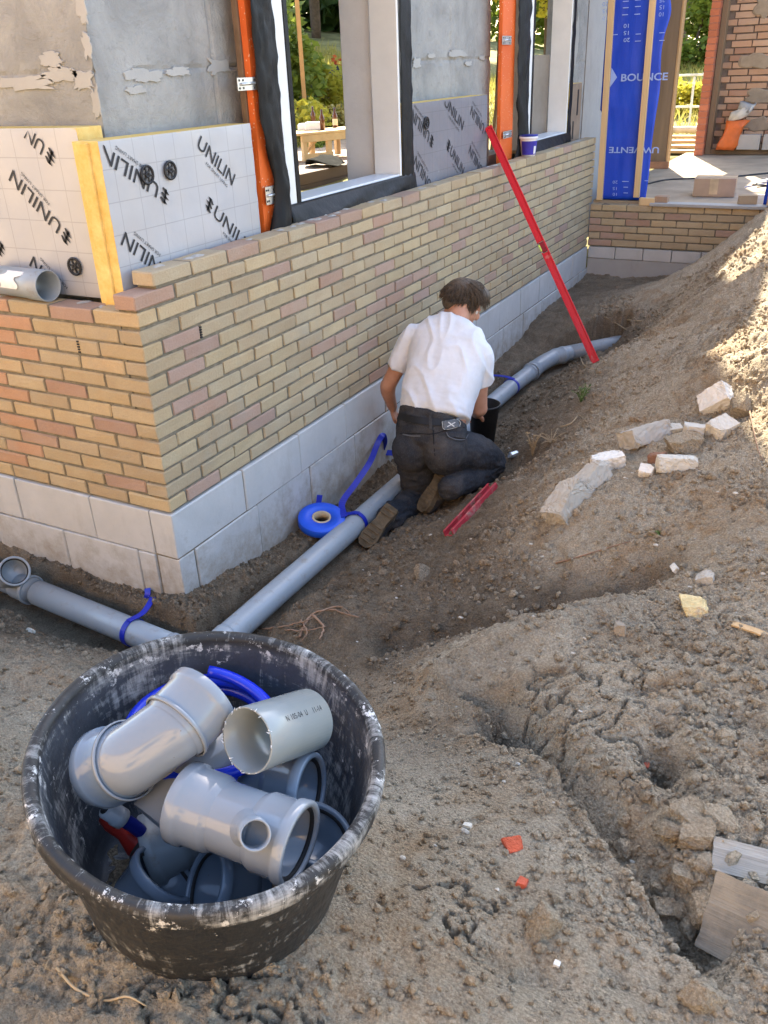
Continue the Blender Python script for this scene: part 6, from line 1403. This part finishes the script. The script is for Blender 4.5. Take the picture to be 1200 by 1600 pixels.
# ---------------------------------------------------------------- garden beyond the openings
def leaf_mat(name, a, b, trans=.35):
    t = NT(name, .6, .3); t.set('Base Color', t.mix(t.objrand() if False else t.ramp(t.noise(3.5, 4, .6, t.wpos()), [(.3, 0), (.7, 1)]), a, b)); 
    tr = t.n.new('ShaderNodeBsdfTranslucent'); mx = t.n.new('ShaderNodeMixShader'); mx.inputs[0].default_value = trans; t.t.links.new(t.b.outputs[0], mx.inputs[1]); t.t.links.new(tr.outputs[0], mx.inputs[2])
    t.t.links.new(t.b.inputs['Base Color'].links[0].from_socket, tr.inputs[0]); t.t.links.new(mx.outputs[0], t.n['Material Output'].inputs[0]); return t.m
M_GRN = leaf_mat('bush_leaf', (.11, .17, .025), (.27, .32, .05), .48); M_YEL = leaf_mat('yellowing_leaf', (.34, .33, .04), (.54, .46, .06), .5); M_DGN = leaf_mat('dark_leaf', (.03, .07, .02), (.07, .12, .03)); M_RLF = leaf_mat('red_berry_leaf', (.45, .06, .02), (.5, .13, .03)); M_TRK = plain('bark', (.12, .085, .06), .9, .3, 10, .1, .01, 30)
def foliage(m, c, rad, n, ls, seed, lobes=7):
    r = random.Random(seed); L = []
    for _ in range(lobes):
        d = V(r.gauss(0, 1), r.gauss(0, 1), r.gauss(0, .8)).normalized(); L.append((V(c[0]+d.x*rad[0]*.62, c[1]+d.y*rad[1]*.62, c[2]+d.z*rad[2]*.62), r.uniform(.35, .6)))
    for k in range(n):
        q, s = r.choice(L); d = V(r.gauss(0, 1), r.gauss(0, 1), r.gauss(0, 1)).normalized()*(r.random()**.4)*s; p_ = q+V(d.x*rad[0], d.y*rad[1], d.z*rad[2])
        a = V(r.gauss(0, 1), r.gauss(0, 1), r.gauss(0, .5)).normalized(); b = a.cross(V(r.gauss(0, 1), r.gauss(0, 1), r.gauss(0, 1))).normalized(); z = ls*r.uniform(.6, 1.3)
        m.add([p_-a*z*.5, p_+b*z*.28, p_+a*z*.5, p_-b*z*.28], [(0, 1, 2, 3)])
def bush(label, cat, x, y, rad, n, ls, mat, seed, tree=False, name=None):
    zg = garden_h(x, y); t = thing(name or ('tree' if tree else 'bush'), label, cat, (x, y, zg-.05)); hc = rad[2]*(1.5 if tree else .85); m = MB(); rr = random.Random(seed)
    for k in range(6):
        a = rr.uniform(0, 6.28); e = V(math.cos(a)*rad[0]*.5, math.sin(a)*rad[1]*.5, hc+rad[2]*rr.uniform(-.2, .5)); P = smooth_path([V(0, 0, 0), V(e.x*.15, e.y*.15, hc*.5), e], 5); r0 = .05*max(rad)*.9; m.tube(P, [r0*(1-.8*i/len(P)) for i in range(len(P))], 7)
    m.build('trunk', M_TRK, t); m = MB(); foliage(m, (0, 0, hc), rad, n, ls, seed); m.build('crown', mat, t); return t
bush('leafy green bush with yellowing leaves seen left in the near window', 'bush', -7.6, 11.6, (1.2, 1.2, 1.2), 5200, .16, M_GRN, 1); bush('yellow leaved shrub low in the near window', 'bush', -6.6, 10.9, (.8, .8, .55), 2600, .12, M_YEL, 2)
bush('yellow green bush growing in front of the black sheet', 'bush', -7.55, 13.2, (.75, .7, .62), 2300, .13, M_YEL, 31); bush('low russet bramble on the slope behind the trestle table', 'bush', -6.9, 12.2, (.8, .5, .30), 1500, .11, leaf_mat('russet_leaf', (.34, .26, .07), (.46, .38, .11)), 32)
bush('taller green tree behind the near window', 'tree', -10.2, 16.6, (2.6, 2.4, 2.4), 11000, .24, M_GRN, 3, True); bush('dark green tree far behind the near window', 'tree', -13, 22.5, (3, 3, 3.0), 6000, .36, M_DGN, 4, True)
bush('bright green tree beyond the near window to the right', 'tree', -8.2, 17.6, (2.4, 2.2, 2.6), 9000, .24, M_GRN, 12, True)
bush('red berried shrub at the top of the near window', 'bush', -8.15, 15.4, (.26, .26, .30), 80, .11, M_RLF, 5, True)
bush('yellow green tree filling the far window', 'tree', -6.4, 24, (2.6, 2.6, 2.6), 6500, .26, M_YEL, 6, True); bush('dense green tree seen through the garden opening of the extension', 'tree', -3.2, 26, (3.4, 3.0, 3.2), 9000, .27, M_DGN, 7, True)
bush('light green shrub under the trees beyond the garden opening', 'bush', -1.9, 20.5, (1.6, 1.3, 1.0), 5200, .17, M_GRN, 8); bush('rough undergrowth behind the white railing', 'bush', -.9, 14.8, (1.0, .7, .40), 2600, .12, M_YEL, 9); bush('green plant tuft under the trestle table', 'bush', -6.0, 10.3, (.5, .5, .22), 1300, .10, M_GRN, 10)
bush('wide dark hedge closing the garden', 'hedge', -19, 26, (7.5, 5, 4.4), 15000, .75, M_DGN, 13); bush('far green hedge right of the dark hedge', 'hedge', -9, 36, (8, 4, 4.5), 9000, .5, M_GRN, 14)
# meadow grass
m = MB(); r = random.Random(6)
for k in range(26000):
    if k % 3: x, y = r.uniform(-13, -5.8), r.uniform(8.5, 20)
    else: x, y = r.uniform(-6, .6), r.uniform(12.5, 26)
    z = garden_h(x, y); h = r.uniform(.10, .32); a = r.uniform(0, 6.28); w_ = .012; l = V(r.gauss(0, .4), r.gauss(0, .4), 1)*h; m.add([(x-w_*math.cos(a), y-w_*math.sin(a), z), (x+w_*math.cos(a), y+w_*math.sin(a), z), (x+l.x, y+l.y, z+l.z)], [(0, 1, 2)])
stuff(m.build('meadow_grass', leaf_mat('dry_grass_blade', (.34, .31, .06), (.52, .44, .12))), 'dry yellow green grass of the garden slope', 'grass')
# black sheeting on the slope
t = thing('plastic_sheet', 'black plastic sheet draped on the garden slope', 'sheet', (-7.9, 14.1, garden_h(-7.9, 14.1)+.15)); sheet('sheet_skin', lambda s, q: (1.1*(s-.5), .9*q, .25*q+.35*q*q+.10*mnoise.noise(Vector((s*6, q*6, 1)))), 20, 20, plain('black_sheeting', (.02, .021, .024), .6, .3, 4), t)
# deck, trestle table, bottles
M_DK = plain('dark_brown_deck', (.085, .048, .028), .7, .25, 6, .3, .002, 70, streak=(1, .06, 1)); zd = .44; t = thing('garden_deck', 'raised dark brown plank deck outside the near window', 'deck', (-3.78, 7.6, .05))
for k in range(3): m = MB(); m.box((-.03, -2.2, .125+.0-.13*k+.135), (0, 2.6, .252-.13*k+.135), .003); m.build('fascia_board', M_DK, t)
m_dk2 = plain('sun_bleached_deck', (.30, .22, .15), .8, .2, 5)
for k in range(14): m = MB(); m.box((-.04-.16*(k+1)+.006, -2.2, .362), (-.04-.16*k, 4.6, .389), .003); m.build('deck_board', m_dk2, t)
c = onz(503, 258, .45); t = thing('cloth_heap', 'dark cloth thrown on the deck outside the near window', 'cloth', c); m = MB(); loft(m, [(V(-.22, .1, .0), V(.02, 0, 0), V(0, .12, 0)), (V(-.10, 0, .05), V(.05, 0, .05), V(0, .22, 0)), (V(.08, 0, .06), V(.05, 0, -.05), V(0, .26, 0)), (V(.25, .05, .0), V(.03, 0, 0), V(0, .15, 0))], 20); me = m.mesh('cloth')
for v in me.vertices: v.co += Vector((mnoise.noise(v.co*9), mnoise.noise(v.co*9+Vector((4, 0, 0))), abs(mnoise.noise(v.co*8))))*.06
link('cloth', me, plain('dark_cloth', (.02, .02, .018), .95, .3, 12, .02), t)
M_PINE = plain('sunlit_pine', (.66, .48, .26), .7, .12, 6, .2, .002, 60); zt = .80
P0 = onz(472, 208, zt); P1 = onz(549, 201, zt); t = thing('trestle_table', 'low pine trestle table in the sunlit garden behind the near window', 'table', (P0.x, P0.y, zd)); ex = (P1-P0); L = ex.length; ex.normalize(); ey = V(-ex.y, ex.x, 0); h = zt-zd
def tb(name, x0, x1, y0, y1, z0, z1, mat=M_PINE):
    m = MB(); M = Matrix((ex, ey, V(0, 0, 1))).transposed().to_4x4(); m.box((x0, y0, z0), (x1, y1, z1), .004, 0, M); m.build(name, mat, t)
for k in range(4): tb('top_plank', -.1, L+.3, .0+.13*k, .125+.13*k, h-.03, h)
for x in (.02, .42, .86, L+.05): tb('leg', x, x+.07, .02, .08, .012, h-.031); tb('leg', x, x+.07, .42, .48, .012, h-.031)
tb('foot_rail', .02, .50, .012, .019, .03, .10); tb('top_rail', .0, L+.12, .008, .0155, h-.12, h-.032); m = MB(); m.bar(ex*.12+ey*.2+V(0, 0, .05), ex*.42+ey*.2+V(0, 0, h-.06), .05, .03); m.build('brace', M_PINE, t)
M_BOT = plain('brown_bottle_glass', (.10, .03, .008), .12, .2, 6, .6)
for k, (u, v, lb) in enumerate(((504, 203, 'brown bottle in the middle of the trestle table'), (524, 199, 'brown bottle with a pale label right on the trestle table'), (490, 196, 'dark bottle at the back of the trestle table'))):
    c = onz(u, v, zt+.001); t2 = thing('bottle', lb, 'bottle', c); m = MB(); m.lathe([(0, 0), (.036, 0), (.036, .15), (.015, .20), (.014, .255), (0, .255)], 16); m.build('bottle_glass', M_BOT, t2)
    if k == 1: m = MB(); m.lathe([(.0365, .03), (.0365, .11)], 16); m.build('label', plain('cream_label', (.6, .5, .35), .7), t2)
for u, v, s, lb in ((478, 203, .16, 'white carton at the left end of the trestle table'), (492, 203, .20, 'white packet beside the middle bottle')):
    c = onz(u, v, zt); mb = MB(); mb.box((-s*.6, -.1, 0), (s*.6, .1, s*.5), .01); tag(mb.build('packet', M_WP, None, c+V(0, 0, .001), (0, 0, .4)), lb, 'packet')
a = onz(479, 200, zd+.2); t3 = thing('timber_post', 'slender orange brown post standing in the garden behind the trestle table', 'post', a-V(0, 0, .3)); m = MB(); top = onx(463, -10, a.x-.1); m.bar((0, 0, 0), top-a+V(0, 0, .3)+(top-a)*.3, .07, .07, .004); m.build('post', plain('orange_pine', (.52, .28, .10), .7, .15, 5), t3)
# small planks, rail and boardwalk outside the extension opening
t = thing('railing', 'white garden railing beyond the extension opening', 'railing', (-.9, 13.0, garden_h(-.9, 13)))
z0 = t.location.z
for z in (.62, .18): m = MB(); m.bar((-.6, 0, z+.13), (1.0, 0, z+.13), .032, .032, .004); m.build('rail', plain('white_rail', (.74, .72, .66), .6), t)
for x in (-.4, .42): m = MB(); m.box((x, -.02, -.05), (x+.03, .012, .725), .003); m.build('post', plain('white_rail', (.74, .72, .66), .6), t)
t = thing('boardwalk', 'sunlit orange brown boards stacked outside the extension opening', 'boards', (-.55, 11.0, .3))
for k in range(4): m = MB(); m.box((-.8, .22*k, .02+.045*k), (1.2, .22*k+.205, .055+.045*k), .003); m.build('board', M_RAWW, t)
m = MB(); m.tube([(-.8, 1.1, .24), (1.2, 1.1, .24)], .05, 12); m.build('round_rail', plain('pale_log', (.62, .52, .38), .8), t)
t = thing('scrap_timber', 'brown timber leaning inside the far window', 'timber', (-.42, 4.62, .93)); m = MB(); m.bar((0, 0, 0), (.02, .06, 1.3), .10, .05, .003); m.build('plank', M_BRWN, t); m = MB(); m.bar((-.02, -.10, 0), (0, -.02, .5), .03, .02, .002); m.build('batten', M_RAWW, t)
